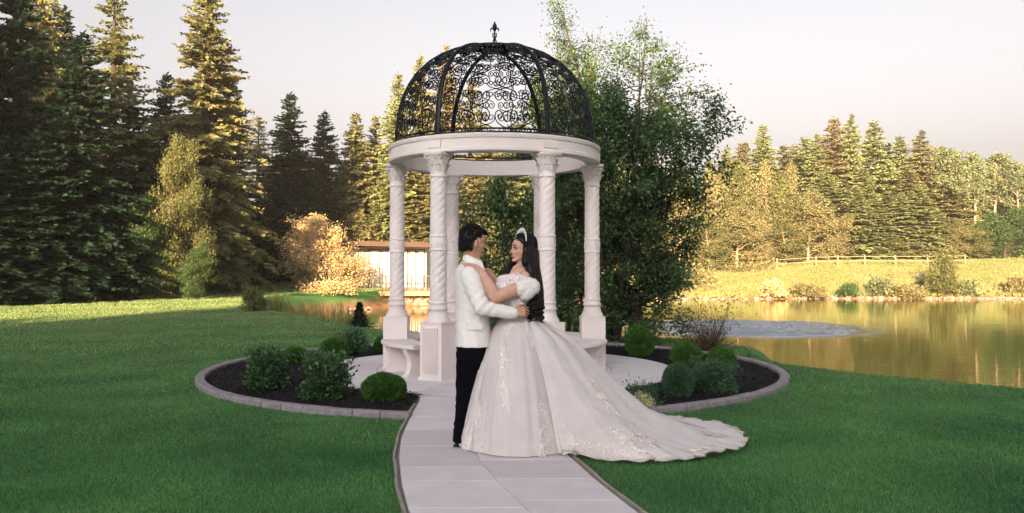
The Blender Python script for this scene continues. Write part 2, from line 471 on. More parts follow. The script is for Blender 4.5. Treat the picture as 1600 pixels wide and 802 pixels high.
path = base.build('garden_path', M['mortar']); tag(path, kind='structure')
def slab(pts, top, mats, parent, name='paving_slab', thick=.05):
    mb = MB(); n = len(pts); be = .004
    cx = sum(p[0] for p in pts) / n; cy = sum(p[1] for p in pts) / n
    lo = [(x, y, top - thick) for x, y in pts]; mi = [(x, y, top - be) for x, y in pts]
    hi = [(x + (cx - x) * .008, y + (cy - y) * .008, top) for x, y in pts]
    mb.add(lo + mi + hi, [tuple(range(2 * n, 3 * n))] + [(i, (i + 1) % n, n + (i + 1) % n, n + i) for i in range(n)] + [(n + i, n + (i + 1) % n, 2 * n + (i + 1) % n, 2 * n + i) for i in range(n)])
    return mb.build(name, mats, parent)
rows_l = [8.78, 7.6, 6.95, 6.32, 5.66, 5.30, 4.7, 4.2, 3.7, 3.2, 2.7, 2.2, 1.7, 1.2]
rows_r = [8.78, 7.9, 7.25, 6.6, 5.87, 5.36, 4.86, 4.36, 3.86, 3.3, 2.8, 2.3, 1.8, 1.2]
sm = [M['slab'], M['slab_b'], M['slab_c']]
def usplit(y): return float(np.interp(y, [4.6, 5.9, 8.8], [.53, .46, .5]))
for side, rows in ((0, rows_l), (1, rows_r)):
    for i in range(len(rows) - 1):
        y1, y0 = rows[i] - .003, rows[i + 1] + .003
        if side == 1 and i == 0: pass
        left = []; right = []
        for k in range(5):
            y = y0 + (y1 - y0) * k / 4; a = interp(L_PTS, y) + .012; b = interp(R_PTS, y) - .012; m_ = a + (b - a) * usplit(y)
            if side == 0: left.append((a, y)); right.append((m_ - .0025, y))
            else: left.append((m_ + .0025, y)); right.append((b, y))
        slab(right + left[::-1], ZS, sm[(i * 2 + side + (i // 3)) % 3], path)
for name_pts, sgn, lab in ((L_PTS, -1, 'thin timber edge strip along the left side of the pale path'), (R_PTS, 1, 'thin timber edge strip along the right side of the pale path')):
    mb = MB(); vs = []; ysn = np.linspace(8.3 if sgn < 0 else 8.0, -1.5, 60)
    for y in ysn:
        x = interp(name_pts, y) + sgn * .014 + .004 * sin(y * 7)
        x2 = x + sgn * .018
        vs += [(x, y, 0), (x, y, .034), (x2, y, .034), (x2, y, 0)]
    fs = []
    for i in range(len(ysn) - 1):
        for k in range(3): a = 4 * i + k; fs.append((a, a + 1, a + 5, a + 4))
    mb.add(vs, fs); tag(mb.build('path_edging', M['edge']), lab, 'path edging', 'timber edge strips beside the path')

# disc
RD = 2.45
disc = MB().lathe([(RD - .01, -.05), (RD - .01, .008)], 96, (GX, GY, 0)).build('paved_circle', M['mortar']); tag(disc, kind='structure')
def arc_slab(r0, r1, a0, a1, mats):
    g = .003; pts = []
    n = 10
    for k in range(n + 1):
        a = a0 + (a1 - a0) * k / n; pts.append((GX + r1 * cos(a), GY + r1 * sin(a)))
    if r0 < .01: pts.append((GX, GY))
    else:
        for k in range(n + 1):
            a = a1 - (a1 - a0) * k / n; pts.append((GX + r0 * cos(a), GY + r0 * sin(a)))
    return slab(pts, ZS, mats, disc)
for k in range(12):
    a0 = k * pi / 6 + R(10); arc_slab(1.603, RD, a0 + .0015, a0 + pi / 6 - .0015, sm[(0, 2, 0, 0, 2, 1, 0, 2, 0, 2, 0, 0)[k]])
for k in range(6):
    a0 = k * pi / 3 + R(10); arc_slab(0, 1.597, a0 + .002, a0 + pi / 3 - .002, sm[(0, 2, 0, 2, 0, 2)[k]])

# mulch beds, one each side of the path
RK = 3.85; KW = .115
def bed(a_lo, a_hi, cutx, lab):
    nr, na = 26, 170
    r = np.linspace(RD - .02, RK - KW + .01, nr); a = np.linspace(a_lo, a_hi, na)
    AA, RR = np.meshgrid(a, r); X = GX + RR * np.cos(AA); Y = GY + RR * np.sin(AA)
    z = .022 + .03 * (vnoise(np.stack([X, Y, 0 * X], -1), 3) * .4 + vnoise(np.stack([X, Y, 0 * X], -1), 14) * .35) + .03 * np.sin((RR - RD) / (RK - KW - RD) * pi)
    z = np.where(RR < RD + .03, -.01, z); z = np.maximum(z, np.where(RR < RD + .03, -.01, .008))
    V = np.stack([X, Y, z], -1).reshape(-1, 3); idx = np.arange(nr * na).reshape(nr, na)
    F = np.stack([idx[:-1, :-1], idx[1:, :-1], idx[1:, 1:], idx[:-1, 1:]], -1).reshape(-1, 4)
    keep = np.all((V[F][:, :, 0] * cutx[0] > cutx[0] * cutx[1]) | (V[F][:, :, 1] > GY), axis=1)
    return V, F[keep]
# angles: path gap is around -90 deg (front)
aL0, aL1 = R(90), R(260); aR0, aR1 = R(-78), R(90)
for (lo, hi, cut, nm) in ((aL0, R(268), (-1, -.985), 'left'), (R(-84), aR1, (1, .36), 'right')):
    V, F = bed(lo, hi, cut, nm)
    o = link('mulch_bed', np_mesh('mulch_bed', V, F, M['mulch'], True)); tag(o, kind='structure')
# loose chips on the beds
nC = 26000
a = RNG.uniform(0, 2 * pi, nC); r = np.sqrt(RNG.uniform((RD + .02) ** 2, (RK - KW) ** 2, nC))
X = GX + r * np.cos(a); Y = GY + r * np.sin(a)
ok = (Y > GY) | (X < -1.0) | (X > .36); X = X[ok]; Y = Y[ok]; r = r[ok]
C = np.stack([X, Y, .035 + .03 * np.sin((r - RD) / (RK - KW - RD) * pi) + RNG.uniform(-.008, .01, len(X))], 1)
D = nrm(RNG.normal(size=(len(X), 3)) * (1, 1, .35)); Nn = nrm(RNG.normal(size=(len(X), 3)) * .5 + (0, 0, 1))
V, F = blades(C, D, Nn, RNG.uniform(.02, .055, len(X)), RNG.uniform(.008, .018, len(X)), .25)
tag(link('bark_mulch', np_mesh('bark_mulch', V, F, M['chip'])), 'loose black bark mulch chips covering both planting beds', 'mulch', kind='stuff')

# kerb blocks
kerb = empty('kerb', (0, 0, 0)); tag(kerb, kind='structure')
blk = []
a = R(96); 
def kerb_run(a0, a1, n):
    da = (a1 - a0) / n
    for i in range(n):
        b0 = a0 + i * da + .0012; b1 = a0 + (i + 1) * da - .0012
        mb = MB(); vs = []; ns = 3; j = random.uniform(-.004, .004); ch = .014; top = .072 + random.uniform(-.003, .003)
        for k in range(ns + 1):
            t = b0 + (b1 - b0) * k / ns
            for rr, zz in ((RK + j, -.03), (RK + j, top - ch), (RK + j - ch, top), (RK - KW + j + ch, top), (RK - KW + j, top - ch), (RK - KW + j, -.03)):
                vs.append((GX + rr * cos(t), GY + rr * sin(t), zz))
        fs = []
        for k in range(ns):
            for q in range(5): p = k * 6 + q; fs.append((p, p + 1, p + 7, p + 6))
        fs.append((0, 1, 2, 3, 4, 5)); fs.append(tuple(ns * 6 + q for q in (5, 4, 3, 2, 1, 0)))
        mb.add(vs, fs); mb.build('kerb_block', M['kerb'], kerb)
kerb_run(R(90), R(259.5), 40)
kerb_run(R(-81), R(90), 40)

# ------------------------------------------------------------------ gazebo
RC = 1.345
gaz = empty('gazebo', (GX, GY, 0.03)); tag(gaz, 'white stone gazebo with twisted columns under a black wrought iron dome', 'gazebo')
Z0 = 0.03
def shaft_mesh():
    V = []; F = []; n = 60
    prof = []
    def seg(z0, z1, r0, r1, k, spiral):
        for i in range(k + 1): t = i / k; prof.append((z0 + (z1 - z0) * t, r0 + (r1 - r0) * t, spiral))
    prof += [(.70, .150, 0), (.715, .155, 0), (.73, .152, 0), (.745, .140, 0), (.775, .125, 0), (.81, .116, 0), (.85, .112, 0), (.855, .122, 0), (.875, .124, 0), (.885, .112, 0), (.93, .110, 0), (.935, .117, 0), (.945, .118, 0), (.952, .108, 0)]
    seg(.955, 1.575, .103, .101, 62, 1)
    prof += [(1.58, .106, 0), (1.585, .113, 0), (1.60, .113, 0), (1.606, .105, 0), (1.62, .104, 0)]
    seg(1.63, 1.73, .107, .107, 10, 2)
    prof += [(1.74, .104, 0), (1.75, .105, 0), (1.756, .112, 0), (1.77, .112, 0), (1.776, .103, 0)]
    seg(1.78, 2.48, .100, .097, 70, 1)
    prof += [(2.485, .100, 0), (2.49, .110, 0), (2.505, .112, 0), (2.515, .104, 0), (2.53, .103, 0), (2.60, .104, 0)]
    for z, r, s in prof:
        for k in range(n):
            a = 2 * pi * k / n; rr = r
            if s == 1:
                ph = 5 * (a / (2 * pi)) - z / .098
                f = ph - math.floor(ph); rr = r + .003 - .0085 * exp(-((f - .5) / .13) ** 2)
            if s == 2:
                rr = r + .005 * abs(sin(4 * a)) * sin((z - 1.63) / .1 * pi) + .003 * sin(12 * a + 40 * z)
            V.append((rr * cos(a), rr * sin(a), z))
    m_ = len(prof)
    for i in range(m_ - 1):
        for k in range(n):
            a = i * n + k; b = i * n + (k + 1) % n; F.append((a, b, b + n, a + n))
    return V, F
SV, SF = shaft_mesh()
SHAFT = bpy.data.meshes.new('shaft'); SHAFT.from_pydata(SV, [], SF); SHAFT.update(); SHAFT.materials.append(M['stone'])
SHAFT.polygons.foreach_set('use_smooth', [True] * len(SHAFT.polygons))
def capital():
    mb = MB()
    mb.lathe([(.100, 2.56), (.104, 2.60), (.112, 2.66), (.135, 2.73), (.155, 2.755)], 32)
    for tier, (z0, h, r0, n, off) in enumerate(((2.565, .085, .104, 10, 0), (2.64, .085, .112, 10, .5))):
        for k in range(n):
            a = 2 * pi * (k + off) / n; ca, sa = cos(a), sin(a); vs = []
            for i, (t, w_, o) in enumerate(((0, .028, .002), (.35, .033, .010), (.7, .030, .022), (.92, .020, .040), (1.0, .012, .048), (.90, .008, .054))):
                for s_ in (-1, 0, 1):
                    rr = r0 + o + (0.008 if s_ == 0 else 0); xx = rr; yy = s_ * w_
                    vs.append((xx * ca - yy * sa, xx * sa + yy * ca, z0 + h * t))
            fs = []
            for i in range(5):
                for j in range(2): p = i * 3 + j; fs.append((p, p + 1, p + 4, p + 3))
            vs2 = [(x * .93, y * .93, z - .004) for x, y, z in vs]
            mb.add(vs, fs); mb.add(vs2, [f[::-1] for f in fs])
    for k in range(4):   # corner scrolls
        a = pi / 4 + k * pi / 2
        p = []
        for i in range(14):
            t = i / 13 * 2.2 * pi; q = .026 * (1 - i / 16)
            p.append(((.150 + q * cos(t)) * cos(a), (.150 + q * cos(t)) * sin(a), 2.722 + q * sin(t)))
        mb.tube(p, .008, 6)
    # abacus with concave sides
    n = 40; vs = []
    for z, e in ((2.752, 0), (2.756, .006), (2.768, .006), (2.772, .012), (2.788, .012)):
        for k in range(n):
            a = 2 * pi * k / n; s4 = abs(cos(2 * a + 0)) ; base_r = .150 + .028 * (1 - s4) ** 1.2
            vs.append(((base_r + e) * cos(a), (base_r + e) * sin(a), z))
    fs = [(i * n + k, i * n + (k + 1) % n, (i + 1) * n + (k + 1) % n, (i + 1) * n + k) for i in range(4) for k in range(n)]
    fs += [tuple(range(n - 1, -1, -1)), tuple(4 * n + k for k in range(n))]
    mb.add(vs, fs)
    return mb
c0 = capital().build('capital', M['stone']); CAPM = c0.data; bpy.data.objects.remove(c0)
def pedestal():
    mb = MB(); h = .160
    mb.box((0, 0, .345), (.32, .32, .69)); mb.box((0, 0, .015), (.35, .35, .03)); mb.box((0, 0, .695), (.335, .335, .014))
    for k in range(24):     # ribbed panel on the outer face (+x)
        z = .09 + k * .0235; mb.box((.165, 0, z), (.022, .22, .0125))
    for s_ in (-1, 1): mb.box((.160, s_ * .125, .36), (.010, .012, .60))
    return mb
p0 = pedestal().build('pedestal', M['stone']); PEDM = p0.data; bpy.data.objects.remove(p0)
for k in range(6):
    a = k * pi / 3
    root = link('column', SHAFT, gaz, (RC * cos(a), RC * sin(a), 0)); root.rotation_euler = (0, 0, a)
    link('pedestal', PEDM, root); link('capital', CAPM, root)
# ring beam
prof = [(1.245, 2.790), (1.435, 2.790), (1.445, 2.80), (1.445, 2.835), (1.430, 2.845), (1.430, 2.945), (1.445, 2.955), (1.455, 2.985), (1.455, 3.0), (1.440, 3.008), (1.245, 3.008)]
NR = 120; mb = MB(); vs = []
for r_, z in prof:
    for k in range(NR): a = 2 * pi * k / NR; vs.append((r_ * cos(a), r_ * sin(a), z))
m_ = len(prof)
mb.add(vs, [(i * NR + k, i * NR + (k + 1) % NR, ((i + 1) % m_) * NR + (k + 1) % NR, ((i + 1) % m_) * NR + k) for i in range(m_) for k in range(NR)])
mb.build('ring_beam', M['stone'], gaz)
# joint blocks where the beam's sections meet over the columns
for k in range(6):
    a = k * pi / 3; MB().box((1.4375 * cos(a), 1.4375 * sin(a), 2.895), (.02, .20, .095), a).build('joint_plate', M['stone'], gaz)
# iron dome
RB = 1.36; DH = 1.375; DZ = 3.02
def domep(a, t, off=0.0):
    """t 0..1 up the meridian"""
    th = t * pi / 2; e = 2 / 2.5
    r_ = (RB + off) * max(cos(th), 0) ** e; z = (DH + off) * max(sin(th), 0) ** e
    return (r_ * cos(a), r_ * sin(a), DZ + z)
mb = MB()
for rr, zz, t in ((RB, DZ, .022), (RB + .005, DZ + .05, .012)):
    mb.tube([(rr * cos(2 * pi * k / 72), rr * sin(2 * pi * k / 72), zz) for k in range(73)], t, 8)
mb.build('base_ring', M['iron'], gaz, True)
for k in range(6):
    a = k * pi / 3; mb = MB(); pts = [Vector(domep(a, t)) for t in np.linspace(0, .97, 26)]
    tv = Vector((-sin(a), cos(a), 0)); vs = []
    for i, p in enumerate(pts):
        q = pts[min(i + 1, 25)] - pts[max(i - 1, 0)]; nn = q.cross(tv).normalized()
        if nn.dot(Vector((cos(a), sin(a), .3))) < 0: nn = -nn
        wv = .034 * (1 - .35 * i / 25)
        for u_, v_ in ((-wv, -.010), (wv, -.010), (wv, .014), (wv * .3, .022), (-wv * .3, .022), (-wv, .014)): vs.append(p + tv * u_ + nn * v_)
    fs = [(i * 6 + j, i * 6 + (j + 1) % 6, (i + 1) * 6 + (j + 1) % 6, (i + 1) * 6 + j) for i in range(25) for j in range(6)]
    mb.add(vs, fs + [(5, 4, 3, 2, 1, 0)]); mb.build('rib', M['iron'], gaz)
def cscroll(cx, cy, s, rot, mir, turns=1.35):
    """C scroll in panel units: two spiral ends joined by an arc"""
    pts = []
    n = 15
    def spiral(ccx, ccy, r0, a0, d):
        return [(ccx + r0 * (1 - .78 * i / n) * cos(a0 + d * i / n * turns * 2 * pi), ccy + r0 * (1 - .78 * i / n) * sin(a0 + d * i / n * turns * 2 * pi)) for i in range(n + 1)]
    A = spiral(-.5, 0, .34, -pi / 2 - .5, -1)[::-1]; B = spiral(.5, 0, .34, -pi / 2 + .5, 1)
    mid = [(A[-1][0] + (B[0][0] - A[-1][0]) * t, A[-1][1] - .22 * sin(pi * t)) for t in (.15, .3, .45, .55, .7, .85)]
    for x, y in A + mid + B:
        x *= mir; c_, s_ = cos(rot), sin(rot); pts.append((cx + s * (x * c_ - y * s_), cy + s * (x * s_ + y * c_)))
    return pts
for k in range(6):
    a0 = k * pi / 3; mb = MB(); tb = .0075
    def emit(pts, t_=tb):
        P = []
        for u, v in pts:       # u,v in "metres" : u across at mean, v up the meridian 0..1
            v = min(max(v, .005), .97); u = min(max(u, -.97), .97)
            P.append(domep(a0 + pi / 6 + u * (pi / 6) * .965, v))
        mb.tube(P, t_, 5, False)
    rowsv = [(.06, 4), (.16, 4), (.26, 4), (.36, 4), (.46, 3), (.56, 3), (.66, 3), (.75, 2), (.84, 2), (.92, 1)]
    for ri, (v, cnt) in enumerate(rowsv):
        for j in range(cnt):
            u = (j + .5) / cnt * 2 - 1
            su = 1.02 / cnt; r_here = max(cos(v * pi / 2), .2) ** .8
            sv = .092
            flip = 1 if (ri + j) % 2 == 0 else -1
            for rot2 in (0, ):
                pp = cscroll(0, 0, 1, 0, 1); emit([(u + x * su * .98, v + flip * y * sv) for x, y in pp])
            pp = cscroll(0, 0, 1, 0, 1, 1.1)
            emit([(u + y * su * .9 * (1 if (j % 2) else -1), v + .05 + x * sv * 1.05) for x, y in pp], tb * .85)
    for v in (.135, .385, .64): pass
    mb.build('scrollwork_panel', M['iron'], gaz, True)
mb = MB()
mb.lathe([(.001, DZ + DH - .02), (.16, DZ + DH - .03), (.20, DZ + DH - .012), (.16, DZ + DH + .012), (.06, DZ + DH + .022), (.03, DZ + DH + .03), (.001, DZ + DH + .03)], 24)
mb.build('crown_cap', M['iron'], gaz, True)
# finial: fleur-de-lis on a cage of four bent rods
mb = MB(); zt = DZ + DH + .02
mb.tube([(0, 0, zt), (0, 0, zt + .30)], [.012, .009], 8)
for k in range(4):
    a = pi / 4 + k * pi / 2
    mb.tube([(r_ * cos(a), r_ * sin(a), zt + z) for r_, z in ((.040, 0), (.044, .03), (.040, .07), (.024, .11), (.012, .14))], .006, 5)
    mb.tube([(r_ * cos(a), r_ * sin(a), zt + z) for r_, z in ((.010, .14), (.034, .16), (.040, .185), (.032, .20), (.022, .19))], .006, 5)
mb.ball((0, 0, zt + .145), .018, 10, 6); mb.ball((0, 0, zt + .225), .014, 10, 6)
mb.lathe([(.001, .235), (.012, .245), (.018, .265), (.034, .305), (.018, .335), (.006, .365), (.001, .375)], 8, (0, 0, zt))
for s_ in (-1, 1):
    mb.tube([(s_ * x, 0, zt + z) for x, z in ((.008, .24), (.022, .272), (.040, .276), (.052, .262), (.054, .242), (.048, .232))], [.010, .012, .012, .011, .009, .006], 6)
mb.build('finial', M['iron'], gaz, True)

# curved stone benches between the columns
def bench(a0, lab):
    root = empty('stone_bench', (GX, GY, Z0)); tag(root, lab, 'bench', 'curved stone benches inside the gazebo')
    mb = MB(); vs = []; n = 16; lo, hi = a0 + R(9.5), a0 + R(50.5)
    for i in range(n + 1):
        t = lo + (hi - lo) * i / n
        for r_, z in ((1.53, .355), (1.545, .365), (1.545, .395), (1.53, .410), (1.12, .410), (1.105, .395), (1.105, .365), (1.12, .355)):
            vs.append((r_ * cos(t), r_ * sin(t), z))
    fs = [(i * 8 + j, i * 8 + (j + 1) % 8, (i + 1) * 8 + (j + 1) % 8, (i + 1) * 8 + j) for i in range(n) for j in range(8)]
    fs += [tuple(range(7, -1, -1)), tuple(n * 8 + j for j in range(8))]
    mb.add(vs, fs); mb.build('seat', M['stone'], root)
    for t in (lo + R(7.5), hi - R(7.5)):
        mb = MB(); cxx, cyy = 1.335 * cos(t), 1.335 * sin(t); prev = None; vs = []
        pr = [(0, .17), (.03, .17), (.035, .145), (.10, .115), (.18, .105), (.25, .13), (.31, .165), (.345, .175), (.353, .175)]
        for z, w_ in pr:
            for x, y in ((-w_, -.045), (w_, -.045), (w_, .045), (-w_, .045)):
                vs.append((cxx + x * cos(t) - y * sin(t), cyy + x * sin(t) + y * cos(t), z))
        m_ = len(pr)
        fs = [(i * 4 + j, i * 4 + (j + 1) % 4, (i + 1) * 4 + (j + 1) % 4, (i + 1) * 4 + j) for i in range(m_ - 1) for j in range(4)] + [(3, 2, 1, 0), tuple((m_ - 1) * 4 + j for j in range(4))]
        mb.add(vs, fs)
        for s_ in (-.7, 0, .7):
            mb.tube([(cxx + s_ * w_ * cos(t) + .047 * sin(t), cyy + s_ * w_ * sin(t) - .047 * cos(t), z) for z, w_ in pr[2:8]], .006, 5)
        mb.build('leg', M['stone'], root)
bench(R(180), 'curved stone bench between the left and front left columns')
bench(R(300), 'curved stone bench between the front right and right columns')
bench(R(120), 'curved stone bench behind, between the left and back left columns')
bench(R(0), 'curved stone bench behind, between the right and back right columns')
# ------------------------------------------------------------------ trees
def trunk_arr(pts, rad, n=7):
    mb = MB().tube(pts, rad, n); return mb
def spruce_mesh(seed, H=12.0, Rb=2.4, dens=1.0, droop=.35, gap=0.0, mats=None, tw=1.0, bare=0.04, pw=.8):
    """returns (crown mesh, trunk mesh)"""
    g = np.random.default_rng(seed)
    Cs = []; Ds = []; Ns = []; Ls = []; Ws = []
    z = H * bare; k = 0
    while z < H * .985:
        f = z / H; nb = int(g.integers(5, 8)) if f < .85 else 5
        Lr = Rb * (1 - f) ** pw * (.55 + .45 * min(1, f / .12)) + .12
        for b in range(nb):
            if g.random() < gap * (1 - f): continue
            az_ = g.uniform(0, 2 * pi); L_ = Lr * g.uniform(.62, 1.12)
            m = max(3, int(L_ / (.15 / dens)))
            t = (np.arange(m) + .6) / m
            dz = .30 * (f - .35) * 2 * t * L_ - droop * L_ * t * t * (1 - f * .6) + .12 * L_ * t ** 4
            bx, by = cos(az_), sin(az_)
            P = np.stack([bx * L_ * t, by * L_ * t, z + dz], 1)
            out = np.array([bx, by, 0]); sidev = np.array([-by, bx, 0])
            for s_ in (-1, 1):
                ln = (.10 + .34 * L_ * (1 - t) ** .8 * np.minimum(1, t * 3 + .3)) * g.uniform(.7, 1.25, m)
                ln = np.minimum(ln, .75)
                D = out * .75 + sidev * s_ * g.uniform(.5, 1.0, (m, 1)) + np.stack([0 * t, 0 * t, -g.uniform(.05, .5, m)], 1)
                Cs.append(P); Ds.append(D); Ns.append(np.tile([0, 0, .8], (m, 1)) + g.normal(size=(m, 3)) * .85); Ls.append(ln); Ws.append(.30 * ln * tw + .05)
            # hanging and upper sprays
            ln = g.uniform(.12, .30, m) * (.6 + .6 * (1 - f)); D = out * .5 + g.normal(size=(m, 3)) * .35 + np.array([0, 0, -.75])
            Cs.append(P); Ds.append(D); Ns.append(np.tile(out, (m, 1)) + g.normal(size=(m, 3)) * .5); Ls.append(ln); Ws.append(.42 * ln * tw + .03)
            ln = g.uniform(.10, .22, m); D = out * 1.0 + g.normal(size=(m, 3)) * .4 + np.array([0, 0, .35])
            Cs.append(P); Ds.append(D); Ns.append(g.normal(size=(m, 3))); Ls.append(ln); Ws.append(.45 * ln * tw + .03)
        z += (.20 + .10 * (1 - f)) / dens * g.uniform(.7, 1.3)
    # leader
    m = 14; P = np.stack([np.zeros(m), np.zeros(m), H * (.93 + .07 * np.arange(m) / m)], 1); D = g.normal(size=(m, 3)) * (1, 1, .3) + (0, 0, .7)
    Cs.append(P); Ds.append(D); Ns.append(g.normal(size=(m, 3))); Ls.append(np.full(m, .22)); Ws.append(np.full(m, .09))
    C, D, N_, L_, W_ = map(np.concatenate, (Cs, Ds, Ns, Ls, Ws))
    V, F = blades(C, D, N_, L_, W_)
    tb = MB().tube([(g.normal() * .02 * (H - q) / H, g.normal() * .02, q) for q in np.linspace(-.3, H * .97, 9)], [H * .016 * (1 - .93 * i / 8) + .012 for i in range(9)], 8)
    # bare limbs seen through the gaps
    for _ in range(26):
        z = g.uniform(.05, .75) * H; a = g.uniform(0, 2 * pi); L2 = Rb * (1 - z / H) ** pw * .7
        tb.tube([(0, 0, z), (cos(a) * L2 * .5, sin(a) * L2 * .5, z - .02 * L2), (cos(a) * L2, sin(a) * L2, z - .16 * L2)], [.03, .02, .008], 4, False)
    me = np_mesh('crown', V, F)
    t = tb.build('trunk', None); tm = t.data; bpy.data.objects.remove(t)
    return me, tm

def grow(g, base, dirv, length, rad, depth, tips, tb, up=.25, spread=.7, nseg=4, kids=(3, 5), tmin=.3):
    pts = [Vector(base)]; d = Vector(dirv).normalized(); rr = [rad]
    for i in range(nseg):
        d = (d + Vector(g.normal(size=3)) * .13 + Vector((0, 0, up * .18))).normalized()
        pts.append(pts[-1] + d * length / nseg); rr.append(rad * (1 - .75 * (i + 1) / nseg) + .003)
    if depth < 3 or rad > .012: tb.tube(pts, rr, 6 if rad > .03 else 4, False)
    if depth == 0:
        tips.extend(pts[1:]); return
    for _ in range(int(g.integers(kids[0], kids[1] + 1))):
        t = g.uniform(tmin, 1.0); i = min(int(t * nseg), nseg - 1); p = pts[i].lerp(pts[i + 1], t * nseg - i)
        a = Vector(g.normal(size=3)); a = (a - d * a.dot(d)).normalized()
        nd = (d * (1 - spread * .5) + a * spread).normalized()
        grow(g, p, nd, length * g.uniform(.5, .72), rr[i] * .55, depth - 1, tips, tb, up, spread, nseg, kids, .15)
    tips.extend(pts[-2:])

def leaf_cloud(g, tips, n, spread, size, hang=.3):
    T = np.array([tuple(p) for p in tips]); i = g.integers(0, len(T), n)
    C = T[i] + g.normal(size=(n, 3)) * spread
    D = g.normal(size=(n, 3)) + (0, 0, -hang); N_ = g.normal(size=(n, 3)) * .6 + (0, 0, 1)
    L_ = size * g.uniform(.65, 1.3, n)
    return blades(C, D, N_, L_, L_ * .72, .12)

def broad_mesh(seed, H, Rc, nleaf, size, stems=1, depth=3, spread=.16, upf=.3, first=.25):
    g = np.random.default_rng(seed); tips = []; tb = MB()
    for s_ in range(stems):
        a = g.uniform(0, 2 * pi); lean = .04 if stems == 1 else .22
        d = Vector((cos(a) * lean, sin(a) * lean, 1)).normalized()
        pts = [Vector((cos(a) * .1 * (stems > 1), sin(a) * .1 * (stems > 1), -.2))]; rr = [H * .013 + .01]
        for i in range(8):
            d = (d + Vector(g.normal(size=3)) * .04).normalized(); pts.append(pts[-1] + d * H * .96 / 8); rr.append((H * .013 + .01) * (1 - .9 * (i + 1) / 8))
        tb.tube(pts, rr, 7, False); tips += pts[-2:]
        nb = int(26 / (stems ** .6))
        for b in range(nb):
            t = first + (1 - first) * (b + g.random()) / nb; i = min(int(t * 8), 7); p = pts[i].lerp(pts[i + 1], t * 8 - i)
            az_ = g.uniform(0, 2 * pi); prof_ = math.sin(min(1, (t - first) / (1 - first) * .9 + .22) * pi) ** .65
            Lb = Rc * prof_ * g.uniform(.6, 1.05) * (.85 if stems > 1 else 1)
            grow(g, p, (cos(az_), sin(az_), .35), Lb, rr[i] * .5, depth - 1, tips, tb, upf, .75)
    V, F = leaf_cloud(g, tips, nleaf, spread, size)
    me = np_mesh('crown', V, F); t = tb.build('trunk', None); tm = t.data; bpy.data.objects.remove(t)
    return me, tm

SP = [spruce_mesh(11, 14, 2.8, 1.5, .46, .03, tw=1.15), spruce_mesh(12, 14, 2.6, 1.45, .42, .06, tw=1.15), spruce_mesh(13, 14, 3.0, 1.4, .55, .18, tw=1.1), spruce_mesh(14, 14, 2.2, 1.1, .34, .28, pw=.7)]
SPF = [spruce_mesh(21, 14, 2.6, 1.3, .5, .0, tw=1.7, bare=.01, pw=.80), spruce_mesh(22, 14, 2.4, 1.3, .5, .04, tw=1.7, bare=.01, pw=.76), spruce_mesh(23, 14, 2.8, 1.3, .6, .10, tw=1.7, bare=.02, pw=.85), spruce_mesh(24, 14, 2.2, 1.3, .45, .05, tw=1.7, bare=.01, pw=.72)]
ASP = [broad_mesh(31, 9, 2.2, 11000, .20, 1, 3, .28, first=.05), broad_mesh(32, 9, 1.9, 10000, .20, 1, 3, .27, first=.04), broad_mesh(33, 9, 2.5, 12000, .21, 2, 3, .30, first=.05)]
ASPN = [broad_mesh(34, 9, 2.2, 26000, .11, 1, 3, .24, first=.05), broad_mesh(35, 9, 2.3, 26000, .11, 2, 3, .24, first=.05)]
# pine: long bare trunk with a rounded top
def pine_mesh(seed):
    g = np.random.default_rng(seed); tips = []; tb = MB(); H = 14
    pts = [(g.normal() * .12 * i / 8, g.normal() * .12 * i / 8, H * .95 * i / 8 - .2) for i in range(9)]
    tb.tube(pts, [.20 * (1 - .8 * i / 8) for i in range(9)], 8)
    for b in range(30):
        t = .52 + .45 * b / 30; i = min(int(t * 8), 7); a = g.uniform(0, 2 * pi); Lb = 2.3 * sin(min(1, (t - .5) * 1.6 + .25) * pi) ** .5 * g.uniform(.6, 1)
        grow(g, Vector(pts[i]).lerp(Vector(pts[i + 1]), t * 8 - i), (cos(a), sin(a), .5), Lb, .05, 1, tips, tb, .4, .7)
    V, F = leaf_cloud(g, tips, 6000, .24, .26, -.2)
    me = np_mesh('crown', V, F); t = tb.build('trunk', None); tm = t.data; bpy.data.objects.remove(t); return me, tm
PIN = [pine_mesh(41), pine_mesh(42)]
_mc = {}
def with_mat(me, m, key):
    k = (me.name, m.name)
    if k not in _mc:
        c = me.copy(); c.materials.clear(); c.materials.append(m); c.name = key; _mc[k] = c
    return _mc[k]
def tree(kind, name, px, Y, ytop, wpx, matc, label, cat='tree', group=None, bark='bark', base=None, rot=None, X=None, H0=None):
    X = PXY(px, Y) if X is None else X
    z0 = gz(X, Y) if base is None else base
    H = (CAM_H + (419 - ytop) / 1280 * Y - z0) if ytop is not None else wpx
    me, tm = kind
    Hm = {id(SP): 14}.get(0, H0 or 14)
    s = H / Hm
    co = np.empty(len(me.vertices) * 3, np.float32); 
    root = empty(name, (X, Y, z0), random.uniform(0, 6.28) if rot is None else rot)
    if me.name not in _wid:
        me.vertices.foreach_get('co', co); q = co.reshape(-1, 3); _wid[me.name] = np.percentile(np.hypot(q[:, 0], q[:, 1]), 93) * 2
    sw = s if (ytop is None or wpx is None) else (wpx * Y / 1280) / _wid[me.name]
    root.scale = (sw, sw, s); tag(root, label, cat, group)
    link('crown', with_mat(me, matc, 'crown'), root); link('trunk', with_mat(tm, M[bark], 'trunk'), root)
    return root
_wid = {}

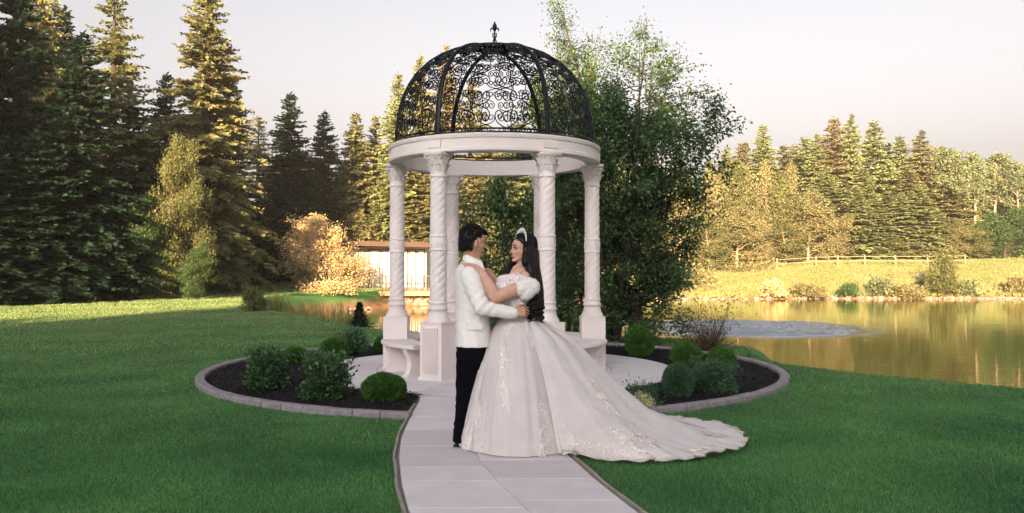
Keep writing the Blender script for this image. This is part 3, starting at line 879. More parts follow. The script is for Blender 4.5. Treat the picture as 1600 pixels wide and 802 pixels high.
# left group
gl = 'conifers at the left edge of the lawn'
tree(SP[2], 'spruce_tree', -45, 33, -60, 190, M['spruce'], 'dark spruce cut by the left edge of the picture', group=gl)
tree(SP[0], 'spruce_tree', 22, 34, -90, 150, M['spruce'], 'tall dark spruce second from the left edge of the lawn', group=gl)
tree(SP[2], 'spruce_tree', 62, 42, -70, 140, M['spruce_sunlit'], 'tall spruce with boughs coloured as sunlit behind the dark spruces at far left', group=gl)
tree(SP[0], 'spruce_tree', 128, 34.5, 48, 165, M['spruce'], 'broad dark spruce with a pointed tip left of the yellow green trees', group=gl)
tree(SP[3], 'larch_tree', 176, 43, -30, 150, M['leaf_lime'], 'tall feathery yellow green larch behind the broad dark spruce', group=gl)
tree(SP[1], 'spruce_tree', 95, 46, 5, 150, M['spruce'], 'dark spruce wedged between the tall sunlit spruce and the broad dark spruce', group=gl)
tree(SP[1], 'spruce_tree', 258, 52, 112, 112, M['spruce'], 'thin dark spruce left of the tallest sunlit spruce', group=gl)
tree(SP[2], 'spruce_tree', 322, 46, -45, 172, M['spruce_sunlit'], 'tallest spruce with boughs coloured sunlit reddish gold', group=gl)
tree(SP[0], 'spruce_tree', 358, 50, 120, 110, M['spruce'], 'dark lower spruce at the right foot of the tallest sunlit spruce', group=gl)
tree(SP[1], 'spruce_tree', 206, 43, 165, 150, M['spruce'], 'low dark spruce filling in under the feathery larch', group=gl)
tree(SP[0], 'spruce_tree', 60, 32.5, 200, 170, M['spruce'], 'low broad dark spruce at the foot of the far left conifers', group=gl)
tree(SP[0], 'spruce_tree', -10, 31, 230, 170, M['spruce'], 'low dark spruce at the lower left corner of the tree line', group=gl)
tree(ASPN[1], 'broadleaf_tree', 242, 36.5, 192, 100, M['leaf_lime'], 'yellow green broadleaf tree left of the tallest sunlit spruce', group='yellow green trees', H0=9)
tree(ASPN[0], 'broadleaf_tree', 284, 37.5, 212, 72, M['leaf_lime'], 'yellow green broadleaf tree right in front of the tallest sunlit spruce', group='yellow green trees', H0=9)
tree(ASPN[0], 'broadleaf_tree', 205, 35.8, 300, 90, M['leaf_tree'], 'low dark broadleaf tree at the left foot of the yellow green trees', H0=9)
tree(ASPN[1], 'broadleaf_tree', 292, 36, 372, 62, M['leaf_tree'], 'smallest dark broadleaf tree, at the right foot of the yellow green trees', H0=9)
gm = 'spruces on the shaded slope left of the house'
tree(SP[3], 'spruce_tree', 403, 62, 180, 88, M['spruce_sunlit'], 'slender spruce with a thin top coloured as sunlit and bare lower trunk', group=gm)
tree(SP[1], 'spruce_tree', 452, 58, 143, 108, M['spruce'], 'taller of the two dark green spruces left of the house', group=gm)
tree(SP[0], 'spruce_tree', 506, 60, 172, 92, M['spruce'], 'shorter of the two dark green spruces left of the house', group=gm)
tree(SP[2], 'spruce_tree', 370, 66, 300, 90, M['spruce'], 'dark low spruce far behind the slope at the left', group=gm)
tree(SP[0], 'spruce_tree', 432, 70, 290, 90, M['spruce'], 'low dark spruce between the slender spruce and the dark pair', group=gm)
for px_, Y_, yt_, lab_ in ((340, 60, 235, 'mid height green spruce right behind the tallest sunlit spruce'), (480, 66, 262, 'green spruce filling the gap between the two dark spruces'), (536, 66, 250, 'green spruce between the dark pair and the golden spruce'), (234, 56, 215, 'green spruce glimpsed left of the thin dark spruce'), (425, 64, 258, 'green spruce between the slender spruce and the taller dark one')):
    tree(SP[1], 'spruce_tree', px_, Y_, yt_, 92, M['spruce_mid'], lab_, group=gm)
gh = 'golden spruces behind the white house'  # their gold is sunlight carried by the needle colour
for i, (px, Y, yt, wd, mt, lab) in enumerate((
    (556, 62, 174, 64, 'spruce_sunlit', 'golden spruce rising above the copper leaved tree'),
    (586, 65, 180, 52, 'spruce_sunlit', 'narrow golden spruce left of the leftmost column'),
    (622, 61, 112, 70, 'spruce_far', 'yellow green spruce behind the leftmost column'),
    (656, 63, 84, 62, 'spruce_sunlit', 'tall golden spruce left of the iron dome'),
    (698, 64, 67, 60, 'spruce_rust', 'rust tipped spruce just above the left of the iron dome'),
    (735, 66, 120, 72, 'spruce_sunlit', 'golden spruce seen through the left half of the iron dome'),
    (768, 63, 205, 74, 'spruce_sunlit', 'golden spruce whose tip shows at the foot of the iron dome'),
    (640, 60, 250, 80, 'spruce_sunlit', 'short golden spruce between the left columns behind the house'),
    (690, 59.5, 225, 90, 'spruce_sunlit', 'short golden spruce behind the front left column'),
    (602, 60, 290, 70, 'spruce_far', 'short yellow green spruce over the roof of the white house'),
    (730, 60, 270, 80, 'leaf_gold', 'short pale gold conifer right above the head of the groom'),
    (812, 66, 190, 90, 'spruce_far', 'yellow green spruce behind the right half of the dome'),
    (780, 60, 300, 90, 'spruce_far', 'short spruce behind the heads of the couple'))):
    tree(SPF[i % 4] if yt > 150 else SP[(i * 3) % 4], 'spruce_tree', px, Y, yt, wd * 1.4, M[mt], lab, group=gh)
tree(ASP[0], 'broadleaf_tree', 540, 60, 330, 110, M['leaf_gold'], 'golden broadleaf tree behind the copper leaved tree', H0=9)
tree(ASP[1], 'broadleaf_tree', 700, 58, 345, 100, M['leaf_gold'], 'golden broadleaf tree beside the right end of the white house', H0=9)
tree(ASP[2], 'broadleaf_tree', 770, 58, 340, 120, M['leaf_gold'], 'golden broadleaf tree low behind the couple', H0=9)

# far forest across the pond
gf = 'spruces in the forest across the pond'; ga = 'golden aspens at the foot of the far forest'
far_sp = [(845, 82, 215, 'spruce_far', 'far spruce behind the right hand columns'), (885, 86, 225, 'spruce_sunlit', 'far golden spruce behind the big green tree, left of its trunk'),
    (930, 84, 232, 'spruce_far', 'far spruce behind the middle of the big green tree'), (975, 86, 222, 'spruce_far', 'far spruce hidden by the right half of the big green tree'),
    (1020, 88, 238, 'spruce_sunlit', 'far golden spruce showing through the right edge of the big green tree'), (1062, 90, 240, 'spruce_far', 'far spruce whose top shows past the right edge of the big green tree'),
    (1136, 94, 228, 'spruce_far', 'thin small topped spruce first to the right of the big green tree across the pond'),
    (1161, 94, 220, 'spruce_rust', 'small rust tipped spruce left of the lone tall spruce across the pond'),
    (1193, 92, 194, 'spruce_far', 'lone tall spruce above the golden aspens across the pond'),
    (1226, 95, 226, 'spruce_sunlit', 'short topped golden spruce right of the lone tall spruce'),
    (1241, 96, 225, 'spruce_sunlit', 'short golden spruce second right of the lone tall spruce'),
    (1260, 93, 213, 'spruce_far', 'mid height spruce at the left shoulder of the tall spruce cluster'),
    (1279, 92, 207, 'spruce_far', 'spruce with a forked looking tip at the left of the tall cluster'),
    (1304, 91, 182, 'spruce_rust', 'tall spruce with a reddish tip left of the highest spruce across the pond'),
    (1331, 90, 176, 'spruce_far', 'highest spruce in the forest across the pond'),
    (1367, 90, 188, 'spruce_far', 'tall pale green spruce right of the highest spruce across the pond'),
    (1388, 94, 222, 'spruce', 'spruce with needles darkened for shade, right of the tall pale green spruce'),
    (1407, 92, 212, 'spruce_far', 'spruce with a blunt top mid way along the far forest'),
    (1440, 91, 202, 'spruce_sunlit', 'warm toned spruce with a bushy tip in the far forest'),
    (1467, 93, 226, 'spruce_far', 'yellow green spruce left of the bare trunked pines'),
    (1292, 88, 260, 'spruce_far', 'lower spruce in front of the reddish tipped spruce'), (1350, 87, 262, 'spruce_far', 'lower pale green spruce in front of the highest pair'),
    (1318, 87, 300, 'spruce', 'dark low spruce with open boughs under the highest spruce'), (1420, 88, 258, 'spruce_sunlit', 'lower golden spruce under the warm toned bushy tipped spruce'),
    (1248, 93, 245, 'spruce', 'narrow spruce with needles darkened for shade at the left shoulder of the cluster'), (1482, 90, 262, 'spruce_sunlit', 'golden spruce just left of the bare trunked pines'),
    (1275, 85.5, 296, 'spruce_far', 'low green gold spruce at the left foot of the tall cluster'), (1312, 85, 318, 'spruce_sunlit', 'low golden spruce whose boughs sweep down behind the fence'), (1338, 84.5, 290, 'spruce_far', 'mid height pale spruce right in front of the highest spruce'), (1366, 85, 310, 'spruce_far', 'low green gold spruce behind the middle of the rail fence'), (1410, 85, 300, 'spruce_far', 'mid height yellow green spruce above the right half of the fence'), (1436, 85, 288, 'spruce_far', 'mid height green gold spruce below the bushy tipped one'), (1458, 85, 320, 'spruce_far', 'low spruce above the right end of the rail fence'),
    (1385, 86.5, 300, 'leaf_lime', 'bright yellow green conifer low in the far forest'), (1505, 93, 250, 'spruce_far', 'spruce standing behind the first bare trunked pine')]
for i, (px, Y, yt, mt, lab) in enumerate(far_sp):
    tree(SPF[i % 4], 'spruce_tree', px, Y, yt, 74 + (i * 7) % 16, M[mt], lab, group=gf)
for i, (px, yt, lab) in enumerate(((1484, 226, 'bare trunked pine, leftmost of the round topped pines across the pond'), (1524, 229, 'bare trunked pine second from the left of the round topped pines'),
    (1556, 232, 'bare trunked pine with a leaning trunk, third of the round topped pines'), (1592, 246, 'round topped pine at the right edge of the picture'), (1630, 240, 'round topped pine just past the right edge'), (1508, 262, 'shorter round topped pine between the first two'))):
    tree(PIN[i % 2], 'pine_tree', px, 90 + i % 3, yt, 52, M['pine'], lab, group='bare trunked pines at the right', bark='bark_pale')
asp = [(850, 76, 300), (905, 78, 290), (960, 78, 300), (1015, 80, 285), (1062, 80, 280), (1095, 79, 262), (1130, 83, 240), (1165, 84, 250), (1200, 84, 246), (1236, 84, 262), (1262, 82, 300), (1292, 82, 330), (1108, 76, 330), (1150, 78, 322), (1190, 79, 330), (1228, 80, 338),
       (1330, 84, 372), (1368, 84, 376), (1402, 84, 370), (1440, 84, 360), (1468, 84, 350), (1498, 85, 340)]
wh = ['behind the back right column', 'left behind the big green tree', 'behind the trunk of the big green tree', 'behind the right boughs of the big green tree', 'peeping past the right boughs of the big green tree', 'tall beside the right edge of the big green tree',
      'with a rounded top under the thin small spruce', 'under the rust tipped small spruce', 'below the lone tall spruce', 'right of the lone tall spruce', 'at the left foot of the tall spruce cluster', 'low under the reddish tipped spruce',
      'low at the left end of the far shore', 'low, second along the far shore', 'low, third along the far shore', 'low, above the left end of the rail fence', 'low behind the rail fence under the highest spruce', 'low behind the middle of the rail fence',
      'behind the right half of the rail fence', 'behind the right end of the rail fence', 'just left of the bare trunked pines', 'left of the dark gap under the pines']
for i, (px, Y, yt) in enumerate(asp):
    tree(ASP[i % 3], 'aspen_tree', px, Y, yt, 66 + (i * 5) % 16, M['leaf_gold' if i % 3 else 'leaf_lime'], 'golden aspen ' + wh[i], group=ga, bark='bark_pale', H0=9)
# understorey under the pines
for i, (px, Y, yt, mt, lab) in enumerate(((1530, 88, 330, 'leaf_tree', 'dark undergrowth tree below the bare trunked pines'), (1570, 88, 325, 'leaf_tree', 'dark undergrowth tree near the right edge below the pines'),
        (1610, 88, 318, 'leaf_tree', 'dark undergrowth tree cut by the right edge'), (1516, 86, 355, 'leaf_lime', 'yellow green bush at the right end of the far forest'))):
    tree(ASP[i % 3], 'broadleaf_tree', px, Y, yt, 72, M[mt], lab, H0=9)
# second row that closes the forest
g2 = np.random.default_rng(5); nfill = 0
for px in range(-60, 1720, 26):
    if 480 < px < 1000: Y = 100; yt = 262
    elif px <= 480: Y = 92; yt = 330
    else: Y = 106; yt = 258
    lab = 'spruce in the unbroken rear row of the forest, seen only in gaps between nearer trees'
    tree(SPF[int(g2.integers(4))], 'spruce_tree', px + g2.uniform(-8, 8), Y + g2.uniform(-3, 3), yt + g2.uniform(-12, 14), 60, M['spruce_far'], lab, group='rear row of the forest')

# big green tree right behind the gazebo
def big_tree():
    g = np.random.default_rng(77); tips = []; tb = MB()
    Y = 15.6
    root = empty('poplar_tree', (PXY(955, Y), Y, 0)); tag(root, 'big dark green broadleaf tree with loose airy top right behind the gazebo', 'tree')
    stems = [((-.05, 0), (.02, 0), 7.1, .085), ((.12, .1), (.14, .02), 6.7, .06), ((-.2, .05), (-.15, .03), 6.3, .055), ((.05, -.15), (.05, -.12), 5.6, .05), ((.1, -.1), (.24, -.02), 5.6, .04), ((.25, -.05), (.33, 0), 4.3, .04), ((-.25, .2), (-.36, .1), 4.2, .04)]
    C_ = []
    for (bx, by), (lx, ly), H, r0 in stems:
        d = Vector((lx, ly, 1)).normalized(); pts = [Vector((bx, by, -.1))]; rr = [r0]
        for i in range(10):
            d = (d + Vector(g.normal(size=3)) * .05 + Vector((0, 0, .05))).normalized(); pts.append(pts[-1] + d * H / 10); rr.append(r0 * (1 - .92 * (i + 1) / 10))
        tb.tube(pts, rr, 8, False)
        for b in range(int(H * 5.5)):
            t = .06 + .92 * (b + g.random()) / (H * 5.5); i = min(int(t * 10), 9); p = pts[i].lerp(pts[i + 1], t * 10 - i)
            a = g.uniform(0, 2 * pi); z = p.z
            env = np.interp(z, [0, .5, 1.2, 2.2, 3.3, 4.2, 5.2, 6.0, 6.8], [.9, 1.5, 1.95, 2.0, 2.0, 1.9, 1.6, 1.2, .5])
            reach = max(.25, env - math.hypot(p.x, p.y) * .55) * g.uniform(.55, 1.02)
            grow(g, p, (cos(a), sin(a), .30 if z > 1.2 else .05), reach * .62, max(rr[i] * .45, .01), 2 if z < 4.4 else 1, tips, tb, .2, .6, 4, (2, 4))
    T = np.array([tuple(p) for p in tips]); T = T[T[:, 2] > .12]; T = T[(vnoise(T, 2.1, 5) > -.22) | (T[:, 2] > 4.6)]
    # thinner towards the top
    keep = g.random(len(T)) < np.interp(T[:, 2], [0, 4.2, 5.2, 7], [1, 1, 1, .9]); T = T[keep]
    n = 66000; i = g.integers(0, len(T), n); C = T[i]; C = C + g.normal(size=(n, 3)) * np.interp(C[:, 2], [0, 3.5, 6], [.08, .10, .12])[:, None]
    wind = np.array([.5, .15, 0])
    D = g.normal(size=(n, 3)) * .8 + wind + (0, 0, -.35); L_ = g.uniform(.045, .085, n) * np.interp(C[:, 2], [0, 4, 6], [1, 1, .72])
    V, F = blades(C, D, g.normal(size=(n, 3)) * .7 + (0, 0, .8), L_, L_ * .72, .12)
    m = V.reshape(-1, 4, 3)[:, 0, 2] > .05; V = V.reshape(-1, 4, 3)[m].reshape(-1, 3); F = np.arange(len(V)).reshape(-1, 4)
    link('crown', np_mesh('crown', V, F, M['leaf_tree']), root)
    tb.build('trunk', M['bark'], root)
    return len(T)
big_tree()
# slender second broadleaf behind the dome, to its left
Yb = 19
t_ = broad_mesh(55, 6.2, 1.5, 14000, .085, 3, 3, .14); tree(t_, 'broadleaf_tree', 872, Yb, 62, 150, M['leaf_tree'], 'airy grey green tree showing through the right half of the iron dome', H0=6.2)
t_ = broad_mesh(56, 5, 1.9, 22000, .085, 3, 3, .13, first=.08); tree(t_, 'broadleaf_tree', 808, 18.5, 232, 190, M['leaf_tree'], 'low dark broadleaf tree behind the couple inside the columns', H0=5)

# trees behind the photographer: they throw the shade that covers the lawn
gs = 'tall trees behind the photographer'
g3 = np.random.default_rng(9)
SH = spruce_mesh(61, 14, 3.2, .9, .3, 0, tw=2.4, bare=.0, pw=.42)
def shade(X, Y, H, W=3.2, lab='tall dense spruce standing behind the camera'):
    root = empty('spruce_tree', (X, Y, 0), g3.uniform(0, 6)); root.scale = (W / 2.9, W / 2.9, H / 14); tag(root, lab, 'tree', gs)
    link('crown', with_mat(SH[0], M['spruce'], 'crown'), root); link('trunk', with_mat(SH[1], M['bark'], 'trunk'), root)
for X in np.arange(-46, 14, 2.1):
    Hh = float(np.interp(X, [-46, -36, -34, -32, -12, 14], [14, 14.5, 17, 21.8, 22.0, 21.4]))
    for dy in (0, 2.6, 5.0): shade(X + g3.uniform(-.4, .4) + dy * .4, -55 - dy + g3.uniform(-.5, .5), Hh + g3.uniform(-.7, .6), 3.6)
for X, Y, H in ((-29, 6, 20), (-31, 3, 21), (-33.5, 7, 22), (-36, 4, 22), (-39, 8, 23), (-42, 5, 23), (-45, 8, 22), (-27.5, 9, 15)):
    shade(X, Y, H, 4.0, 'tall dense spruce beyond the left edge of the picture')
# ------------------------------------------------------------------ shrubs in the beds
def globe_mesh(seed, rx, rz, n, L=.028, W=.009):
    g = np.random.default_rng(seed)
    d = nrm(g.normal(size=(n, 3))); 
    bump_ = 1 + .07 * vnoise(d, 3.0, seed) + .05 * vnoise(d, 7.0, seed + 3)
    r = (g.uniform(.62, 1.0, n) ** .5) * bump_
    C = d * r[:, None] * (rx, rx, rz)
    C[:, 2] = np.maximum(C[:, 2], -rz * .88)
    D = d * 1.0 + g.normal(size=(n, 3)) * .45 + (0, 0, .35)
    V, F = blades(C, D, g.normal(size=(n, 3)), L * g.uniform(.7, 1.3, n), W * g.uniform(.8, 1.5, n))
    V[:, 2] += rz * .9
    return V, F
def stems_mb(g, n, H, W, r=.005):
    tb = MB(); tips = []
    for _ in range(n):
        a = g.uniform(0, 2 * pi); q = g.uniform(.2, 1); h = H * g.uniform(.6, 1); pts = [Vector((cos(a) * W * .08, sin(a) * W * .08, -.02))]
        for i in range(5):
            t = (i + 1) / 5; pts.append(Vector((cos(a) * W * .5 * q * t ** .8 + g.normal() * .012, sin(a) * W * .5 * q * t ** .8 + g.normal() * .012, h * t)))
        tb.tube(pts, [r * (1 - .7 * i / 5) for i in range(6)], 4, False); tips += pts[1:]
    return tb, tips
def gp(px, py, z=0.0):
    Y = (CAM_H - z) * 1280 / (py - 419); return PXY(px, Y), Y
def globe(px, pyb, w, h, lab, seed, m='globe', n=15000):
    X, Y = gp(px, pyb); Y += w * Y / 2560 * .7; s = Y / 1280
    root = empty('globe_shrub', (PXY(px, Y), Y, .03)); tag(root, lab, 'shrub', 'clipped globe shrubs in the beds')
    V, F = globe_mesh(seed, w * s / 2, h * s / 2 * 1.02, n)
    link('foliage', np_mesh('foliage', V, F, M[m]), root)
    g = np.random.default_rng(seed); tb, _ = stems_mb(g, 14, h * s * .8, w * s * .7); tb.build('stems', M['bark'], root)
globe(600, 636, 66, 44, 'bright green globe shrub at the front of the left bed beside the path', 1, n=22000)
globe(462, 574, 38, 26, 'small low globe shrub behind the leafy shrubs of the left bed', 2)
globe(523, 564, 45, 31, 'globe shrub at the back of the left bed', 3)
globe(599, 555, 26, 26, 'globe shrub half hidden behind the leftmost column', 4)
globe(999, 562, 45, 48, 'globe shrub at the back of the right bed beside the gazebo', 5)
globe(1072, 578, 45, 38, 'globe shrub on the left of the back pair in the right bed', 6)
globe(1126, 582, 42, 33, 'globe shrub on the right of the back pair in the right bed', 7)
globe(1059, 628, 45, 53, 'upright oval shrub at the front left of the right bed', 8, 'leaf_grey', 20000)
def leafy(px, pyb, w, h, lab, seed, m, n, size, nst=26, thin=0.0, name='leafy_shrub', group=None, z=0.02, push=.6, Yf=None):
    if Yf is None: X, Y = gp(px, pyb); Y += w * Y / 2560 * push
    else: Y = Yf
    s = Y / 1280
    root = empty(name, (PXY(px, Y), Y, z)); tag(root, lab, 'shrub', group)
    g = np.random.default_rng(seed); W_, H_ = w * s, h * s
    tb, tips = stems_mb(g, nst, H_ * 1.0, W_ * 1.05, .004 if H_ < 1 else .012)
    # clumps inside an uneven dome
    nc = 70; d = nrm(g.normal(size=(nc, 3))); d[:, 2] = np.abs(d[:, 2]) * 1.0
    cl = d * (W_ / 2, W_ / 2, H_ * .90) * g.uniform(.45, .97, (nc, 1)) ** .6
    cl[:, 2] = np.maximum(cl[:, 2], .06 * H_)
    for c in cl[: int(nc * .6)]:
        tb.tube([(c[0] * .1, c[1] * .1, 0), (c[0] * .6, c[1] * .6, c[2] * .6), tuple(c)], [.004, .003, .0015], 3, False)
    T = np.array([tuple(p) for p in tips if p.z > .15 * H_]); T = np.concatenate([T, np.repeat(cl, 3, 0)]) if not thin else T
    i = g.integers(0, len(T), n); C = T[i] + g.normal(size=(n, 3)) * (W_ * .055 + .004); C[:, 2] = np.abs(C[:, 2]) + .01
    D = nrm(C * (1, 1, .6)) + g.normal(size=(n, 3)) * .6 + (0, 0, .15); L_ = size * g.uniform(.6, 1.3, n)
    V, F = blades(C, D, g.normal(size=(n, 3)) * .6 + (0, 0, .9), L_, L_ * .62, .15)
    link('foliage', np_mesh('foliage', V, F, M[m]), root); tb.build('stems', M['bark'], root)
    return root, T, g
leafy(418, 617, 64, 66, 'rounded dark leafy shrub at the left of the left bed', 21, 'leaf_dark', 5200, .044)
leafy(404, 583, 36, 40, 'thin leafy shrub poking out behind the rounded shrub of the left bed', 22, 'leaf_dark', 1200, .03, 14)
leafy(513, 632, 82, 70, 'spreading leafy shrub with upright shoots in the middle of the left bed', 23, 'leaf_dark', 4600, .042, 46)
leafy(551, 558, 52, 42, 'loose grey green shrub at the very back of the left bed', 24, 'leaf_grey', 2600, .042)
leafy(1112, 622, 76, 50, 'wide grey green leafy shrub in the right bed', 25, 'leaf_grey', 9000, .026)
rt, T, g = leafy(1004, 646, 62, 44, 'small shrub with pale cream flower heads beside the dress train', 26, 'leaf_grey', 1500, .024, 26, name='flowering_shrub')
mb = MB(); Vp = []
tp = T[T[:, 2] > .05]; ctrs = tp[g.integers(0, len(tp), 18)] * (.8, .8, .75)
n = 3600; ctrs[:, 1] = -np.abs(ctrs[:, 1]) - .03; ctrs[:, 0] = ctrs[:, 0] * .6; i = g.integers(0, 18, n); C = ctrs[i] + g.normal(size=(n, 3)) * .017
V, F = blades(C, g.normal(size=(n, 3)), g.normal(size=(n, 3)), g.uniform(.010, .020, n), .013); link('flower_heads', np_mesh('flower_heads', V, F, M['pale_flower']), rt)
leafy(1108, 560, 118, 84, 'tall twiggy shrub with arching bare shoots against the pond', 27, 'leaf_dark', 900, .035, 44, thin=1, Yf=13.6, z=0)
leafy(1100, 560, 90, 50, 'low reddish shrub at the foot of the twiggy shrub by the pond', 28, 'red_leaf', 1300, .03, 30, Yf=13.2)
leafy(1168, 556, 20, 26, 'tiny sprig of leaves on the pond bank', 29, 'leaf_dark', 60, .03, 4, thin=1, Yf=12.9, z=-.15)
leafy(1000, 545, 60, 40, 'low yellow green undergrowth at the foot of the big green tree', 30, 'leaf_tree', 2500, .04, 20, Yf=14.6)
leafy(396, 486, 42, 38, 'lone feathery bush on the lawn near the cove', 31, 'leaf_lime', 3600, .06, 40, Yf=26.2, z=0)
leafy(1377, 455, 40, 30, 'small dark bush on the far bank, left of the tall bank bush', 33, 'pine', 2000, .2, 20, Yf=64.5, z=-.8)
leafy(1325, 458, 30, 20, 'low dark bush at the far waterline', 34, 'leaf_tree', 1500, .18, 16, Yf=64.2, z=-.8)
leafy(1437, 447, 18, 13, 'round dark bush on the far meadow', 35, 'spruce', 1200, .16, 10, Yf=67, z=-.45)
leafy(1578, 447, 14, 11, 'small round dark bush on the far meadow at the right', 36, 'spruce', 1000, .16, 10, Yf=67, z=-.45)
leafy(1475, 460, 50, 72, 'tall loose yellow green bush standing on the far bank', 37, 'leaf_lime', 3400, .2, 30, Yf=64.6, z=-.8)
leafy(1512, 460, 36, 26, 'brown low bush right of the tall bank bush', 38, 'pine', 1500, .2, 16, Yf=64.6, z=-.8)
leafy(1207, 456, 40, 24, 'reddish low bush at the left of the far bank', 39, 'leaf_peach', 1500, .2, 16, Yf=63.5, z=-.8)
0 and leafy(1137, 468, 34, 40, 'soft grey bare shrub at the waterline below the aspens', 40, 'red_leaf', 700, .14, 50, thin=1, Yf=61.5, z=-.9)
leafy(1262, 458, 60, 18, 'golden bank grass clump at the far waterline', 41, 'leaf_gold', 2000, .2, 30, Yf=64, z=-.85)
leafy(1590, 458, 40, 30, 'golden shrub on the far bank at the right edge', 42, 'leaf_gold', 2000, .2, 16, Yf=65, z=-.8)
leafy(1415, 462, 60, 16, 'strip of golden grass on the far bank', 43, 'leaf_gold', 1800, .2, 30, Yf=64, z=-.85)
leafy(1160, 440, 120, 30, 'golden brush along the foot of the far aspens', 44, 'leaf_gold', 3600, .25, 60, Yf=76, z=-.1)
leafy(1060, 452, 120, 40, 'golden brush behind the right boughs of the big green tree', 45, 'leaf_gold', 3600, .25, 60, Yf=68, z=-.5)
# copper tree by the house: leans over the water
t_ = broad_mesh(58, 6, 2.7, 36000, .10, 4, 3, .22, first=.06); r_ = tree(t_, 'copper_tree', 520, 50.6, 334, 126, M['leaf_peach'], 'peach coloured autumn tree in front of the white house', H0=6, base=-.3)
leafy(478, 440, 46, 52, 'low peach coloured bough left of the autumn tree', 46, 'leaf_peach', 2600, .13, 20, Yf=52, z=-.1, name='copper_bush')
leafy(508, 474, 84, 20, 'rust red low shrubs along the cove bank', 47, 'leaf_peach', 3000, .11, 60, Yf=46.6, z=-.15, name='copper_bush')
# small conifer on the near bank
Ys = 19.6
s_me = spruce_mesh(70, 1.0, .42, 3.0, .2, 0, tw=.55, bare=.05)
def small_conifer():
    g = np.random.default_rng(3); C = []; 
    n = 5200; t = g.random(n) ** 1.3; a = g.uniform(0, 2 * pi, n); r = .34 * (1 - t) ** .9 * g.uniform(.15, 1, n) * (.55 + .45 * ((t * 6.5 + .8 * np.sin(a * 2 + 1)) % 1)) * (1 + .35 * np.sin(a * 5 + t * 9)); z = .02 + .60 * t
    C = np.stack([r * np.cos(a), r * np.sin(a), z], 1); D = np.stack([np.cos(a), np.sin(a), .25 + 0 * a], 1) + g.normal(size=(n, 3)) * .3
    V, F = blades(C, D, g.normal(size=(n, 3)), g.uniform(.03, .07, n), .014)
    X = PXY(562, Ys); root = empty('young_spruce', (X, Ys, -.05)); tag(root, 'small young dark spruce on the near bank of the cove', 'tree')
    link('crown', np_mesh('crown', V, F, M['spruce']), root); MB().tube([(0, 0, -.05), (0, 0, .58)], [.02, .004], 6).build('trunk', M['bark'], root)
small_conifer()
# reeds along the near bank of the cove
g = np.random.default_rng(8); Vs = []; n = 900
px = g.uniform(415, 650, n); cl = np.array([430, 437, 446, 470, 490, 503, 520, 533, 545, 575]); pick = g.integers(0, 10, n); px = np.where(g.random(n) < .7, cl[pick] + g.normal(size=n) * 3.5, px)
Yr = np.interp(px, [400, 430, 500, 560, 650], [27.5, 27, 24.8, 22.3, 20]) + g.uniform(0, 1.3, n)
X = (px - 800) * Yr / 1280; C = np.stack([X, Yr, np.full(n, -1.0)], 1); D = g.normal(size=(n, 3)) * .09 + (0, 0, 1)
Hh = (1.42 + g.uniform(-.35, .18, n)) * np.where(px < 450, 1.15, np.where(px > 560, .70, .97)) - .0
V, F = blades(C, D, np.tile([0, 1.0, 0], (n, 1)) + g.normal(size=(n, 3)) * .4, Hh, g.uniform(.014, .028, n))
tag(link('reeds', np_mesh('reeds', V, F, M['reed'])), 'tall thin reeds standing in the cove along the near bank', 'reeds', kind='stuff')
# stones along the far waterline and the cove
def rocks(name, pts, lab):
    g = np.random.default_rng(12); vs = []; mb = MB()
    for (x, y, z, r) in pts:
        q = []
        Mx = Matrix.Rotation(g.uniform(0, 6), 3, 'Z')
        mb.ball((x, y, z), (r * g.uniform(.8, 1.4), r * g.uniform(.7, 1.1), r * g.uniform(.5, .8)), 6, 4, Mx)
    v = np.array(mb.v); v += g.normal(size=v.shape) * .03
    mb.v = [tuple(p) for p in v]
    tag(mb.build(name, M['rock']), lab, 'rocks', kind='stuff')
g = np.random.default_rng(13); pts = []
for _ in range(650):
    X = g.uniform(4, 60); yl = np.interp(X, [1, 6, 14, 24, 40, 80], [56, 60, 62, 64, 63.5, 62]); pts.append((X, yl + g.uniform(-.3, 1.0), -1.0 + g.uniform(-.05, .12), g.uniform(.05, .05 + .22 * g.random())))
for _ in range(140):
    t = g.random(); pts.append((-11.8 + 3.6 * t + g.normal() * .1, 42.2 + 5.0 * t + g.uniform(0, .5), -.95, g.uniform(.06, .16)))
rocks('shore_stones', pts, 'band of pale stones along the waterline of the pond')

# rail fence on the far meadow
def fence():
    pts = [(1214, 78, 427), (1275, 79, 421), (1309, 79, 419), (1351, 79, 417.5), (1399, 79, 416), (1449, 79, 415.5), (1508, 79.5, 413)]
    root = empty('rail_fence', (PXY(1351, 77), 77, 0)); tag(root, 'pale wooden rail fence along the far meadow', 'fence')
    P = []
    for px, Y, py in pts:
        Y -= 2; X = PXY(px, Y); z = gz(X, Y); P.append((X - root.location.x, Y - 77, z))
    for x, y, z in P: MB().box((x, y, z + .45), (.10, .10, 1.0)).build('post', M['wood'], root)
    for a, b in zip(P[:-1], P[1:]):
        for h in (.42, .82):
            MB().tube([(a[0], a[1] - .08, a[2] + h), (b[0], b[1] - .08, b[2] + h)], .034, 5).build('rail', M['wood'], root)
fence()

